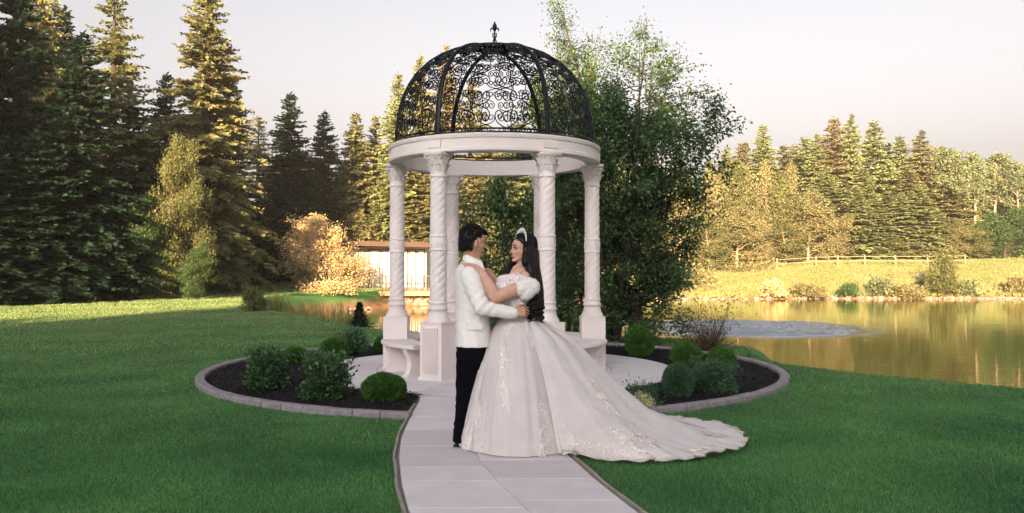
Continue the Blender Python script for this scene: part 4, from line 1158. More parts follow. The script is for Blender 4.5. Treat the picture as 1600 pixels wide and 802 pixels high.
# ------------------------------------------------------------------ house on the far side of the cove
def house():
    Y0 = 53.2; s = Y0 / 1280; root = empty('house', (PXY(600, Y0), Y0, 0)); ox = PXY(600, Y0)
    tag(root, 'small white pavilion house with flat brown roof and railed deck over the water', 'house')
    def X(px): return PXY(px, Y0) - ox
    def Z(py): return CAM_H + (419 - py) * s
    zf = Z(452)
    MB().box(((X(484) + X(666)) / 2, 2.6, (zf + Z(386)) / 2 - .1), (X(666) - X(484), 5, Z(386) - zf + .2)).build('wall', M['white_wall'], root)
    rf = MB(); rf.box(((X(520) + X(676)) / 2, 1.9, Z(381)), (X(676) - X(520), 6.6, .20), M=Matrix.Rotation(R(1.0), 3, 'Y')); rf.build('roof', M['roof'], root)
    MB().box(((X(520) + X(676)) / 2, -1.43, Z(382.5)), (X(676) - X(520), .08, .30), M=Matrix.Rotation(R(1.0), 3, 'Y')).build('fascia', M['roof'], root)
    for x0, x1 in ((576, 594), (597, 612), (614, 624), (627, 637), (639, 650), (652, 664)):
        p = MB().box(((X(x0) + X(x1)) / 2, .07, (Z(390) + Z(450)) / 2), (X(x1) - X(x0), .06, Z(390) - Z(450))).build('window_frame', M['rail'], root)
        MB().box(((X(x0) + X(x1)) / 2, .03, (Z(391) + Z(449)) / 2), (X(x1) - X(x0) - .12, .05, Z(391) - Z(449))).build('curtained_pane', M['curtain'], p)
    # deck
    dk = MB()
    dz = Z(455)
    MB().box(((X(545) + X(684)) / 2, -1.0, dz), (X(684) - X(545), 2.2, .10)).build('deck', M['deck'], root)
    MB().box(((X(545) + X(684)) / 2, -2.12, dz - .10), (X(684) - X(545), .08, .28)).build('deck_beam', M['deck'], root)
    rl = empty('railing'); rl.parent = root; 
    bpy.data.objects.remove(rl)
    mb = MB(); top = Z(431)
    mb.box(((X(570) + X(684)) / 2, -2.05, top), (X(684) - X(570), .07, .06)); mb.box(((X(570) + X(684)) / 2, -2.05, dz + .12), (X(684) - X(570), .05, .04))
    rail = mb.build('railing', M['rail'], root)
    for px in (570, 591, 611, 630, 649, 667, 684): MB().box((X(px), -2.05, (top + dz) / 2), (.08, .08, top - dz)).build('post', M['rail'], rail)
    mb = MB(); x = X(571)
    while x < X(684): mb.box((x, -2.05, (top + dz) / 2), (.022, .022, top - dz)); x += .16
    tag(mb.build('balusters', M['rail'], rail), kind='stuff')
    MB().tube([(X(578), -2.0, dz - .1), (X(596), -1.0, -.95)], .05, 5).build('brace', M['deck'], root)
    g = np.random.default_rng(4)
    for row in range(5):
        x = X(543) + g.uniform(0, .3)
        while x < X(690):
            w_ = g.uniform(.35, .75); h_ = .27
            b = MB().ball((0, 0, 0), (w_ * .56, .35, h_ * .62), 8, 5); v = np.array(b.v); v += g.normal(size=v.shape) * .025; b.v = [tuple(q) for q in v]
            o = b.build('stone', M['rock'], root, loc=(x + w_ / 2, -1.0 + row * .09 + g.uniform(-.05, .05) - .35, -1.02 + .10 + row * h_ * .84)); x += w_ * .92
house()
# narrow path on the shaded slope at the left
pts = [(372, 411), (392, 417), (412, 424), (432, 431), (452, 436), (475, 440)]
vs = []; mb = MB()
PP = []
for i in range(26):
    t = i / 25 * 5; k = min(int(t), 4); f = t - k; px = pts[k][0] * (1 - f) + pts[k + 1][0] * f
    Y = 74 - 14 * i / 25; X = PXY(px, Y); w_ = .55
    vs += [(X, Y - w_, gz(X, Y - w_) + .03), (X, Y + w_, gz(X, Y + w_) + .03)]
mb.add(vs, [(2 * i, 2 * i + 2, 2 * i + 3, 2 * i + 1) for i in range(25)])
tag(mb.build('footpath', M['slab']), kind='structure')

# ------------------------------------------------------------------ grass blades on the near lawn
def grass():
    g = np.random.default_rng(42); out = []; out2 = []
    for (y0, y1, dens, L_, W_) in ((4.3, 6.5, 9500, .032, .0042), (6.5, 9, 6500, .034, .0055), (9, 13, 2800, .036, .009), (13, 19, 900, .04, .016), (19, 30, 420, .05, .026), (30, 46, 200, .06, .04), (46, 62, 100, .07, .06)):
        x0, x1 = -.66 * y1 - 2, .66 * y1 + 2
        n = int((x1 - x0) * (y1 - y0) * dens)
        X = g.uniform(x0, x1, n); Y = g.uniform(y0, y1, n)
        k = np.abs(X) < .66 * Y + 2.2
        rr = np.hypot(X - GX, Y - GY); k &= rr > RK + .005
        k &= ~((Y < 8.0) & (X > interp(L_PTS, Y) - .036) & (X < interp(R_PTS, Y) + .036))
        k &= pond_sd(X, Y) > .05
        if y0 >= 19: k &= (X < -4)
        dx, dy = X - .03, Y - 6.42; th = np.arctan2(dy, dx); k &= ~((np.hypot(dx, dy) < train_reach(th) - .06) & (np.abs(th) < 1.3))
        X = X[k]; Y = Y[k]; n = len(X); P = np.stack([X, Y, np.zeros(n)], 1)
        hvar = 1 + .35 * vnoise(P, 1.3, 2) + .25 * vnoise(P, 6, 5)
        lean = np.stack([vnoise(P, 2.2, 1), vnoise(P, 2.2, 4), np.zeros(n)], 1) * .5
        D = g.normal(size=(n, 3)) * (.45, .45, .1) + lean + (0, 0, 1.0)
        P[:, 2] = .45 * sst(Y, 46, 60) * sst(-X, 4, 12)
        dry = g.random(n) < np.clip((Y - 4.5) / 22, .03, .9)  # share of blades yellowed to look sunlit, rising with distance
        if dry.any():
            out2.append(blades(P[dry], D[dry], g.normal(size=(int(dry.sum()), 3)) * (1, 1, .1), L_ * (hvar * g.uniform(.6, 1.25, n))[dry], W_)); P = P[~dry]; D = D[~dry]; hvar = hvar[~dry]; n = len(P)
        out.append(blades(P, D, g.normal(size=(n, 3)) * (1, 1, .1), L_ * hvar * g.uniform(.6, 1.25, n), W_))
    V, F = join_np(out)
    tag(link('grass', np_mesh('grass', V, F, M['grass'])), 'short mown green grass blades on the near lawn', 'grass', kind='stuff')
    V, F = join_np(out2); tag(link('sunlit_grass', np_mesh('sunlit_grass', V, F, M['grass_sunlit'])), 'paler sun toned grass on the far part of the left lawn', 'grass', kind='stuff')
    print('grass blades', len(F))
M['grass'] = mat('grass blades', (.032, .13, .046), .6, .3, .75, .25, island=.55, trans=.25, col2=(.125, .29, .092), detail=6)
M['grass_sunlit'] = mat('sun toned grass', (.10, .165, .06), .6, .3, .5, .25, island=.3, trans=.25, col2=(.20, .235, .095), detail=6)  # sunlight on the far lawn painted into the blade colour
def train_reach(th):
    a = np.degrees(th)
    return np.interp(a, [-75, -58, -46, -40, -28.7, -19, -9.5, 0, 9.6, 20, 31, 45, 60, 75], [.50, .54, .66, 1.02, 1.34, 1.55, 1.72, 1.86, 1.92, 1.95, 1.80, 1.35, .8, .5])
def meadow():
    g = np.random.default_rng(52); n = 150000; Y = g.uniform(61, 92, n); X = g.uniform(-5, 62, n)
    k = (np.abs(X) < .64 * Y) & (pond_sd(X, Y) > .4) & (Y > 62); X = X[k]; Y = Y[k]; n = len(X)
    Z = height(X, Y); P_ = np.stack([X, Y, Z], 1)
    tall = np.clip(1 - (pond_sd(X, Y) - 1) / 7, 0, 1) * (.5 + .5 * vnoise(P_, .35, 3))
    L_ = (.10 + .34 * tall) * g.uniform(.6, 1.2, n)
    V, F = blades(P_, g.normal(size=(n, 3)) * (.35, .35, .1) + (0, 0, 1), g.normal(size=(n, 3)) * (1, 1, .1), L_, .07 + .05 * tall)
    tag(link('meadow_grass', np_mesh('meadow_grass', V, F, M['meadow'])), 'dry yellow green grass of the far meadow and bank', 'grass', kind='stuff')
M['meadow'] = mat('dry meadow grass', (.125, .165, .055), .7, .2, .25, .2, island=.25, trans=.25, col2=(.24, .225, .10), detail=5)
# ------------------------------------------------------------------ the couple
M['skin_m'] = mat('tan skin', (.50, .28, .19), .6, .08, 20, .2, sss=.12)
M['skin_f'] = mat('warm skin', (.56, .33, .24), .6, .08, 20, .2, sss=.12)
M['hair'] = mat('black hair', (.005, .004, .004), .5, .3, 60, .18)
M['hair_b'] = mat('dark brown black hair', (.007, .0045, .004), .48, .3, 60, .22)
M['jacket'] = mat('ivory suit cloth', (.78, .735, .71), .85, .03, 30, .15, bump=.08, bsc=260, sheen=.2)
M['shirt'] = mat('white shirt cloth', (.80, .76, .74), .8, .03, 30, .2, bump=.1, bsc=200)
M['black_cloth'] = mat('black trouser cloth', (.004, .004, .006), .9, .2, 30, .04, bump=.2, bsc=200)
M['shoe'] = mat('black shoe leather', (.010, .010, .011), .3, .2, 30, .5)
M['tulle'] = mat('ivory tulle', (.80, .735, .725), .7, .05, 7, .25, bump=.5, bsc=420, sheen=.3, trans=.25, detail=8)
M['lace'] = mat('ivory lace', (.80, .74, .71), .6, .08, 60, .35, island=.12)
M['lace_warm'] = mat('blush lace', (.82, .735, .69), .6, .08, 60, .35, island=.12)
M['silver'] = mat('silver beads', (.80, .78, .76), .25, .05, 60, .6, metal=.4)
M['eye_white'] = mat('eye white', (.36, .32, .30), .3, .02, 10, .5)
M['eye_dark'] = mat('dark iris and lashes', (.010, .007, .006), .4, .1, 10, .3)
M['lip_f'] = mat('rose lips', (.34, .12, .105), .6, .08, 40, .4)
M['lip_m'] = mat('natural lips', (.36, .18, .13), .6, .08, 40, .3)

YC = 6.40
def P(px, py, dy=0.0):
    Y = YC + dy; return Vector(((px - 800) * Y / 1280, Y, 1.4 + (419 - py) * Y / 1280))
class Frame:
    def __init__(s, c, yaw, pitch, k=1.0, roll=0):
        f = Vector((cos(yaw) * cos(pitch), sin(yaw) * cos(pitch), sin(pitch))); l = Vector((-sin(yaw), cos(yaw), 0)); u = f.cross(l) * 1
        if u.z < 0: u = -u
        s.c = Vector(c); s.f = f; s.l = l; s.u = u; s.k = k
        s.M = Matrix((f, l, u)).transposed()
    def p(s, x, y, z): return s.c + s.k * (s.f * x + s.l * y + s.u * z)
    def ball(s, mb, x, y, z, r, nu=16, nv=12): mb.ball(s.p(x, y, z), tuple(q * s.k for q in r), nu, nv, s.M)
    def cap(s, mb, a, b, ra, rb): mb.cap(s.p(*a), s.p(*b), ra * s.k, rb * s.k)
def head(mb, F, fem):
    F.ball(mb, -.018, 0, .048, (.094, .074, .078))          # cranium
    F.ball(mb, .022, 0, .035, (.068, .068, .072))           # forehead
    F.ball(mb, .022, 0, -.020, (.064, .060, .070))          # mid face
    jk_ = .87 if fem else 1.0
    F.ball(mb, .030, 0, -.056, (.050, .046 * jk_, .042))          # jaw
    F.ball(mb, .066, 0, -.096 + .004 * fem, (.019, .020 * jk_, .015))          # chin
    for s_ in (-1, 1):
        F.cap(mb, (-.005, s_ * .052 * jk_, -.042), (.058, s_ * .016, -.094 + .004 * fem), .017, .014)   # jaw line
        F.ball(mb, .056, s_ * .034, -.022, (.026, .022, .022))    # cheek
        F.cap(mb, (.078, s_ * .014, .030), (.062, s_ * .048, .030), .011, .009)      # brow ridge
        F.ball(mb, -.008, s_ * .072, -.012, (.018, .009, .030))   # ear
        F.ball(mb, -.004, s_ * .074, -.036, (.009, .006, .010))
        F.ball(mb, .094, s_ * .011, -.030, (.010, .008, .007))    # nostril wing
    k_ = .006 if fem else 0
    F.cap(mb, (.084, 0, .024), (.102 - k_, 0, -.022), .008, .009 - .001 * fem)  # nose bridge
    F.ball(mb, .104 - k_, 0, -.025, (.011, .009, .009))
    F.cap(mb, (.080, -.018, -.060), (.080, .018, -.060), .009, .009)
    F.ball(mb, .083, 0, -.055, (.008, .017, .006)); F.ball(mb, .082, 0, -.066, (.008, .015, .006))
def face_bits(F, root, loc, fem):
    for s_ in (-1, 1):
        e = MB(); F.ball(e, .0745, s_ * .032, .008, (.0115, .0140, .0068)); eye = e.build('eye', M['eye_white'], root, True, loc)
        i = MB(); F.ball(i, .0855, s_ * .034, .008, (.004, .0065, .0065), 10, 6); i.build('iris', M['eye_dark'], eye, True)
        b = MB(); F.cap(b, (.0905, s_ * .016, .036), (.081, s_ * .050, .036), .0042, .003); b.build('eyebrow', M['eye_dark'], root, True, loc)
        b = MB(); F.cap(b, (.0875, s_ * .020, .0165), (.0765, s_ * .048, .0155), .0028 + .002 * fem, .0035); b.build('eyelid', M['eye_dark'], root, True, loc)
    m = MB(); F.ball(m, .0865, 0, -.0560, (.0052, .0165, .0040)); F.ball(m, .0855, 0, -.0650, (.0056, .0140, .0048)); m.build('lips', M['lip_f' if fem else 'lip_m'], root, True, loc)
def hand(mb, wrist, f, nrm_, k=1.0, curl=(.35, .45, .35), spread=.12, thumb=1):
    """f: towards the fingers, nrm_: out of the back of the hand; thumb=+1 on the f x n side"""
    w_ = Vector(wrist); f = Vector(f).normalized(); n_ = Vector(nrm_); n_ = (n_ - f * n_.dot(f)).normalized(); s = f.cross(n_) * thumb
    kn = []
    for i, (o, l) in enumerate(((.033, .086), (.011, .092), (-.011, .088), (-.032, .078))):
        b = w_ + (s * o + f * l) * k; kn.append(b); mb.cap(w_ + s * o * .55 * k + f * .012 * k, b, .0155 * k, .0115 * k, 10)
        d = (f + s * o * spread * 30 * .12).normalized(); p = b
        for j, L_ in enumerate(((.040, .026, .021), (.045, .029, .023), (.041, .027, .022), (.032, .021, .019))[i]):
            a = curl[j] * (1 + .16 * i - (.12 if i == 0 else 0)); d2 = (d * cos(a) - n_ * sin(a)); nn = (n_ * cos(a) + d * sin(a)); d = d2.normalized(); n_l = nn
            q = p + d * L_ * k; mb.cap(p, q, (.0082 - .0009 * j) * k, (.0075 - .0011 * j) * k, 9); p = q; n_ = n_l
        n_ = Vector(nrm_); n_ = (n_ - f * n_.dot(f)).normalized()
    b = w_ + (s * .026 + f * .020 - n_ * .006) * k; d = (f * .75 + s * .65 - n_ * .15).normalized(); q = b + d * .042 * k
    mb.cap(b, q, .0145 * k, .0115 * k, 10); d = (f * .95 + s * .25 - n_ * .25).normalized(); q2 = q + d * .032 * k; mb.cap(q, q2, .0110 * k, .0095 * k, 9)
    q3 = q2 + (d - n_ * .2).normalized() * .024 * k; mb.cap(q2, q3, .0095 * k, .0075 * k, 9)
def loft(mb, secs, n=32, pw=2.0):
    """secs: (centre, hx, hy)"""
    vs = []
    for c, hx, hy in secs:
        for k in range(n):
            a = 2 * pi * k / n; ca, sa = cos(a), sin(a); vs.append((c[0] + hx * abs(ca) ** (2 / pw) * (1 if ca > 0 else -1), c[1] + hy * abs(sa) ** (2 / pw) * (1 if sa > 0 else -1), c[2]))
    m = len(secs)
    fs = [(i * n + k, i * n + (k + 1) % n, (i + 1) * n + (k + 1) % n, (i + 1) * n + k) for i in range(m - 1) for k in range(n)]
    fs += [tuple(range(n - 1, -1, -1)), tuple((m - 1) * n + k for k in range(n))]
    if secs[0][0][2] > secs[-1][0][2]: fs = [f[::-1] for f in fs]
    mb.add(vs, fs)

def groom():
    root = empty('person', tuple(P(722, 694))); root.location.z = ZS
    tag(root, 'man in a white suit jacket and black trousers holding the woman in the gown', 'person', 'couple standing on the path')
    loc = tuple(-root.location)
    F = Frame(P(741, 379, 0), R(22), R(-7), .965)
    b = MB(); head(b, F, 0)
    b.cap(F.p(-.025, 0, -.05), P(736, 412), .056, .062); b.cap(F.p(-.005, 0, -.06), P(742, 410), .045, .050)
    for q0, q1, r0, r1 in ((P(736, 420), P(738, 470), .10, .10), (P(738, 470), P(740, 530), .10, .105), (P(730, 424, -.12), P(734, 424, .12), .05, .05)): b.cap(q0, q1, r0, r1)
    sh, el, wr = P(735, 428, -.17), P(752, 479, -.25), P(803, 488, -.20)
    b.cap(sh, el, .05, .042); b.cap(el, wr, .040, .027)
    hand(b, wr + Vector((.0, 0, 0)), (1, .30, .02), (-.15, -1, .30), .98, (.42, .75, .5), .1, -1)
    sh2, el2, wr2 = P(735, 428, .17), P(762, 478, .27), P(806, 474, .24)
    b.cap(sh2, el2, .05, .042); b.cap(el2, wr2, .040, .027); hand(b, wr2, (1, -.4, 0), (.2, 1, .2), .98, (.4, .6, .4), .1, 1)
    for dy, x0, x1, x2 in ((-.09, 733, 728, 721), (.09, 748, 748, 745)):
        b.cap(P(x0, 540, dy), P(x1, 612, dy), .075, .05); b.cap(P(x1, 612, dy), P(x2, 684, dy), .046, .035)
        b.cap(P(x2, 688, dy), P(x2 + 26, 691, dy), .03, .025)
    remesh(b, 'body', M['skin_m'], root, .0034, 4, loc)
    face_bits(F, root, loc, 0)
    # hair: swept volume down to the nape
    h = MB(); F.ball(h, -.022, 0, .078, (.101, .080, .066)); F.ball(h, .030, 0, .098, (.060, .064, .034)); F.ball(h, -.075, 0, .035, (.055, .076, .080))
    F.ball(h, -.082, 0, -.026, (.036, .058, .050)); F.ball(h, -.076, 0, -.058, (.024, .042, .026)); F.ball(h, .068, .0, .088, (.030, .058, .026))
    for s_ in (-1, 1): F.ball(h, -.035, s_ * .066, .030, (.034, .016, .034)); F.ball(h, .012, s_ * .066, .052, (.022, .014, .018)); 
    g = np.random.default_rng(1)
    hb = remesh(h, 'hair', M['hair'], root, .0055, 2, loc, post=lambda co, no: co + no * (.006 * vnoise(co, 55, 1) + .004 * vnoise(co, 110, 3))[:, None])
    st = MB()
    for _ in range(0):
        # curls following the shell backwards and down
        x, y = g.uniform(-.11, .085), g.uniform(-.07, .07); z0 = .125 - (x * x) * 3.5 - y * y * 6
        p0 = Vector((x, y, z0)); pts = []
        d = Vector((-.35 if x < .03 else .25, (y + g.normal() * .02) * 5, -.15)).normalized()
        p = p0.copy()
        for i in range(8):
            pts.append(F.p(*(p + Vector((0, .005 * sin(i * 1.6 + x * 40), .005 * cos(i * 1.5))))))
            p = p + d * .013; d = (d + Vector((-.10, 0, -.22))).normalized()
        st.tube(pts, [.004, .005, .005, .005, .0045, .004, .003, .0015], 4, False)
    for _ in range(300):
        a = g.uniform(-1.35, 1.35); z = g.uniform(-.055, .085); rr = .118 - max(0, -z) * .22 + .004
        pts = [F.p(-rr * cos(a) * .95 - .012, .078 * sin(a) + .006 * sin(i * 1.7 + a * 9), z - i * .009) for i in range(5)]
        st.tube(pts, [.004, .0055, .0055, .004, .002], 4, False)
    for _ in range(320):
        th = g.uniform(-.5, 2.3); ph = g.uniform(-1.2, 1.2); pts = []     # th: 0 top .. back
        for i in range(6):
            t2 = th - i * .07 * (1 if th > .2 else -1) + .03 * sin(i * 1.9 + ph * 5); rr = 1.02
            pts.append(F.p(-.022 - .103 * rr * sin(t2) * cos(ph) , .084 * rr * sin(ph) + .004 * sin(i * 1.7), .070 + .074 * rr * cos(t2) * cos(ph * .8)))
        st.tube(pts, [.003, .005, .006, .005, .004, .002], 4, False)
    for _ in range(70):   # fringe falling over the brow
        y = g.uniform(-.06, .06); pts = [F.p(.02 + .016 * i, y + .004 * sin(i * 1.5 + y * 90), .128 - .0022 * i * i - y * y * 5) for i in range(6)]
        st.tube(pts, [.004, .006, .006, .005, .004, .002], 4, False)
    tag(st.build('hair_curls', M['hair'], hb, True), kind='stuff')
    # jacket
    j = MB()
    k = 1 / 200
    loft(j, [(P(740, 540.5), .143, .205), (P(740, 532), .142, .203), (P(739, 515), .136, .192), (P(739, 497), .132, .182), (P(738, 478), .130, .186), (P(737, 458), .131, .200), (P(736, 442), .130, .208), (P(735, 430), .122, .205), (P(735, 421), .108, .185), (P(735, 415), .088, .130), (P(736, 409), .070, .085)], 40, 2.3)
    j.cap(P(734, 432, -.165), P(752, 480, -.25), .078, .064); j.cap(P(752, 480, -.25), P(800, 489.5, -.205), .062, .047)
    j.cap(P(734, 432, .165), P(762, 480, .27), .078, .062); j.cap(P(762, 480, .27), P(800, 476, .25), .060, .046)
    def wrinkle(co, no):
        d = .0030 * vnoise(co * (1, 1, 1.6), 6, 2) + .0006 * vnoise(co * (1.0, 1, 2.0), 19, 4)
        e = np.array(P(754, 478, -.25)); q = np.linalg.norm(co - e, axis=1)
        d += .0048 * np.exp(-(q / .11) ** 2) * np.sin((co[:, 0] - co[:, 2] * .9) * 80)
        # waist drag lines and vent at the back
        d += .002 * np.exp(-((co[:, 2] - P(0, 500)[2]) / .10) ** 2) * np.sin(co[:, 2] * 60 + co[:, 0] * 25)
        a_ = np.array(P(745, 452, -.19)); q = np.linalg.norm(co - a_, axis=1)
        d += .0030 * np.exp(-(q / .10) ** 2) * np.sin((co[:, 0] * .5 + co[:, 2]) * 110)
        s_h = np.array(P(738, 515, -.19)); q = np.linalg.norm((co - s_h) * (1, .6, 1), axis=1)
        d += .0035 * np.exp(-(q / .16) ** 2) * np.sin((co[:, 0] + co[:, 2] * .35) * 70)
        bs = np.abs(co[:, 0] - np.array(P(722, 0, 0))[0]); d -= .004 * np.exp(-(bs / .004) ** 2) * (co[:, 1] < YC - .08) * (co[:, 2] < P(0, 440)[2])
        out = co + no * d[:, None]
        return out
    jk = remesh(j, 'jacket', M['jacket'], root, .0055, 4, loc, post=wrinkle)
    # seams, pocket flap and sleeve end
    s_ = MB(); s_.tube([P(727, 424, -.213), P(723, 440, -.235), P(726, 455, -.236)], .0018, 5)
    p = MB(); p.box(P(741, 511, -.194), (.115, .010, .042), .05); p.build('pocket_flap', M['jacket'], jk)
    c = MB(); a_, b_ = P(799.5, 489.5, -.205), P(804, 490, -.2015); c.cap(a_, b_, .036, .034); c.build('shirt_cuff', M['shirt'], jk, True)
    bt = MB()
    for i in range(3): bt.ball(P(790 + i * 3.2, 495.5, -.246), (.005, .003, .005), 8, 5)
    bt.build('sleeve_buttons', M['shirt'], jk)
    # collar and lapel
    cl = MB(); n = 22; vs = []
    for i in range(n + 1):
        a = R(28) + (2 * pi - R(56)) * i / n
        for rr, px_, z in ((.066, 0, P(0, 413)[2]), (.068, 0, P(0, 402.5)[2]), (.073, 0, P(0, 401)[2]), (.080, 0, P(0, 404)[2]), (.092, 0, P(0, 413)[2])):
            cx = P(738, 405)[0] + .01; zz = z - .030 * cos(a) * (1) - .006
            vs.append((cx + rr * cos(a), YC + rr * 1.02 * sin(a), zz))
    fs = [(i * 5 + q, i * 5 + q + 1, (i + 1) * 5 + q + 1, (i + 1) * 5 + q) for i in range(n) for q in range(4)]
    cl.add(vs, fs); cl.build('collar', M['shirt'], root, True, loc)
    lp = MB()
    for s2 in (-1, 1):
        A = [P(749, 408, s2 * .055), P(757, 425, s2 * .13), P(765, 436, s2 * .12), P(768, 470, s2 * .03), P(764, 470, s2 * .015), P(757, 425, s2 * .045)]
        off = Vector((.010, 0, 0)); lp.add([q + off for q in A] + [q - off for q in A], [tuple(range(6)), tuple(range(11, 5, -1))] + [(i, (i + 1) % 6, 6 + (i + 1) % 6, 6 + i) for i in range(6)])
    lp.build('lapel', M['jacket'], jk)
    # trousers
    t = MB(); loft(t, [(P(739, 575), .10, .15), (P(739, 555), .125, .17), (P(739, 535), .125, .17), (P(739, 515), .115, .16)], 32, 2.3)
    for dy, x0, x1, x2 in ((-.085, 732, 727, 719.5), (.095, 747, 748, 744)):
        t.cap(P(x0, 552, dy), P(x1, 612, dy), .096, .074); 
        loft(t, [(P(x2, 689, dy), .056, .058), (P(x2, 680, dy), .056, .057), (P((x1 + x2) / 2, 648, dy), .060, .062), (P(x1, 612, dy), .073, .075), (P(x1 + .5, 606, dy), .06, .06)], 24)
    remesh(t, 'trousers', M['black_cloth'], root, .0055, 3, loc, post=lambda co, no: co + no * (.006 * vnoise(co * (1, 1, 2.4), 16, 7))[:, None])
    for dy, x2 in ((-.085, 719.5), (.095, 744)):
        s = MB(); q = P(x2, 694, dy); z = ZS
        s.ball((q[0] + .005, q[1], z + .045), (.055, .042, .045), 14, 10); s.ball((q[0] + .10, q[1], z + .032), (.085, .045, .032), 16, 10); s.ball((q[0] + .17, q[1], z + .024), (.045, .036, .022), 12, 8)
        sh_ = remesh(s, 'shoe', M['shoe'], root, .005, 2, loc, post=lambda co, no: np.stack([co[:, 0], co[:, 1], np.maximum(co[:, 2], ZS + .012)], 1))
        so_ = MB(); so_.box((q[0] - .02, q[1], z + .008), (.06, .075, .016)); so_.box((q[0] + .12, q[1], z + .006), (.15, .078, .010)); so_.build('sole', M['shoe'], sh_)
groom()

WX, WY, WZ = P(806, 497, .02)
def bell_reach(th):
    a = np.degrees(th) % 360
    return np.interp(a, [0, 45, 90, 135, 180, 225, 270, 315, 360], [.50, .50, .50, .46, .440, .455, .480, .50, .50])
def bell(th, t):
    """t 0 waist .. 1 hem"""
    r0 = .105 + .018 * np.abs(np.sin(th)); s = t ** .62
    fold = t ** .8 * (.014 * np.sin(7 * th + 1.6 * np.sin(2 * th)) + .007 * np.sin(17 * th + 2 + 1.5 * np.sin(5 * th)) + .0022 * np.sin(41 * th + 2 * np.sin(3 * th)))
    r = r0 + (bell_reach(th) - r0) * s + fold * .9 + .03 * np.sin(pi * t) * t
    z = WZ + (ZS + .008 - WZ) * t
    return np.stack([WX + r * np.cos(th), WY + r * np.sin(th), z], -1)
def train(th, u):
    L_ = train_reach(th) ; r0 = .112; rho = r0 + (L_ - r0) * u
    w_ = np.clip((L_ - .52) / 1.1, 0, 1); w_ = w_ * w_ * (3 - 2 * w_)
    zl = np.interp(u, [0, .06, .2, .39, .56, .71, .87, 1], [1.0, .98, .82, .475, .225, .105, .04, .004])
    ub = np.clip(u, 0, 1); zb_ = 1 - ub ** (1 / .62)
    zz = zl * w_ + (1 - w_) * zb_
    # never under the bell
    rb = bell_reach(th) + .035; s = np.clip((rho - .105) / (rb - .105), 0, 1); zbell = 1 - s ** (1 / .62)
    zz = np.maximum(zz, np.where(s < 1, zbell + .02 * np.minimum(1, u * 12), 0))
    P3 = np.stack([rho * np.cos(th), rho * np.sin(th), 0 * rho], -1)
    f = np.sin(pi * np.clip(u, 0, 1) ** .8) * (.013 * np.sin(13 * th + 2.2 * np.sin(3 * u + th * 2)) + .006 * np.sin(33 * th + 1.5 + 3 * u) * (1 - .5 * u)) + .022 * u * vnoise(P3, 3.2, 6) + .012 * u * vnoise(P3, 8, 2) + .016 * u ** 6 * (np.sin(70 * th) * .5 + .5)
    fl = ZS + .012
    z = fl + (WZ - fl) * zz + f
    rr = rho + .012 * np.sin(57 * th) * u ** 8 + .02 * vnoise(P3, 5, 9) * u ** 4
    return np.stack([WX + rr * np.cos(th) * .975, WY + rr * np.sin(th), np.maximum(z, fl - .006)], -1)
def grid_mesh(Pt):
    n0, n1 = Pt.shape[:2]; idx = np.arange(n0 * n1).reshape(n0, n1)
    return Pt.reshape(-1, 3), np.stack([idx[:-1, :-1], idx[:-1, 1:], idx[1:, 1:], idx[1:, :-1]], -1).reshape(-1, 4)
def flowers(pos, nor, g, size, leaf=True):
    """five petalled appliques lying on a cloth"""
    Vs = []; n = len(pos); N_ = nrm(nor); a = nrm(np.cross(N_, g.normal(size=(n, 3)))); b = np.cross(N_, a); sz = size * g.uniform(.6, 1.25, n)
    out = []
    for k in range(5):
        t = 2 * pi * k / 5; D = a * cos(t) + b * sin(t) + N_ * .35; out.append(blades(pos + N_ * .003, D, N_, sz, sz * .85, .2))
    for k in range(3 if leaf else 0):
        t = g.uniform(0, 2 * pi, n)[:, None]; D = a * np.cos(t) + b * np.sin(t) + N_ * .15; out.append(blades(pos + N_ * .002 + D * sz[:, None] * .8, D, N_, sz * 1.5, sz * .45, .1))
    return join_np(out)
def on_surface(fn, th, t):
    e = 1e-3; p = fn(th, t); q = fn(th + e, t); r_ = fn(th, np.minimum(t + e, .999)) if True else p
    n_ = np.cross(q - p, r_ - fn(th, np.minimum(t + e, .999) - e)); n_ = nrm(n_)
    c = p - np.array([WX, WY, p[..., 2].mean()]); c[..., 2] = 1.0 * np.abs(c[..., 0] * 0) + .3
    s = np.sign((n_ * c).sum(-1, keepdims=True)); s[s == 0] = 1
    return p, n_ * s

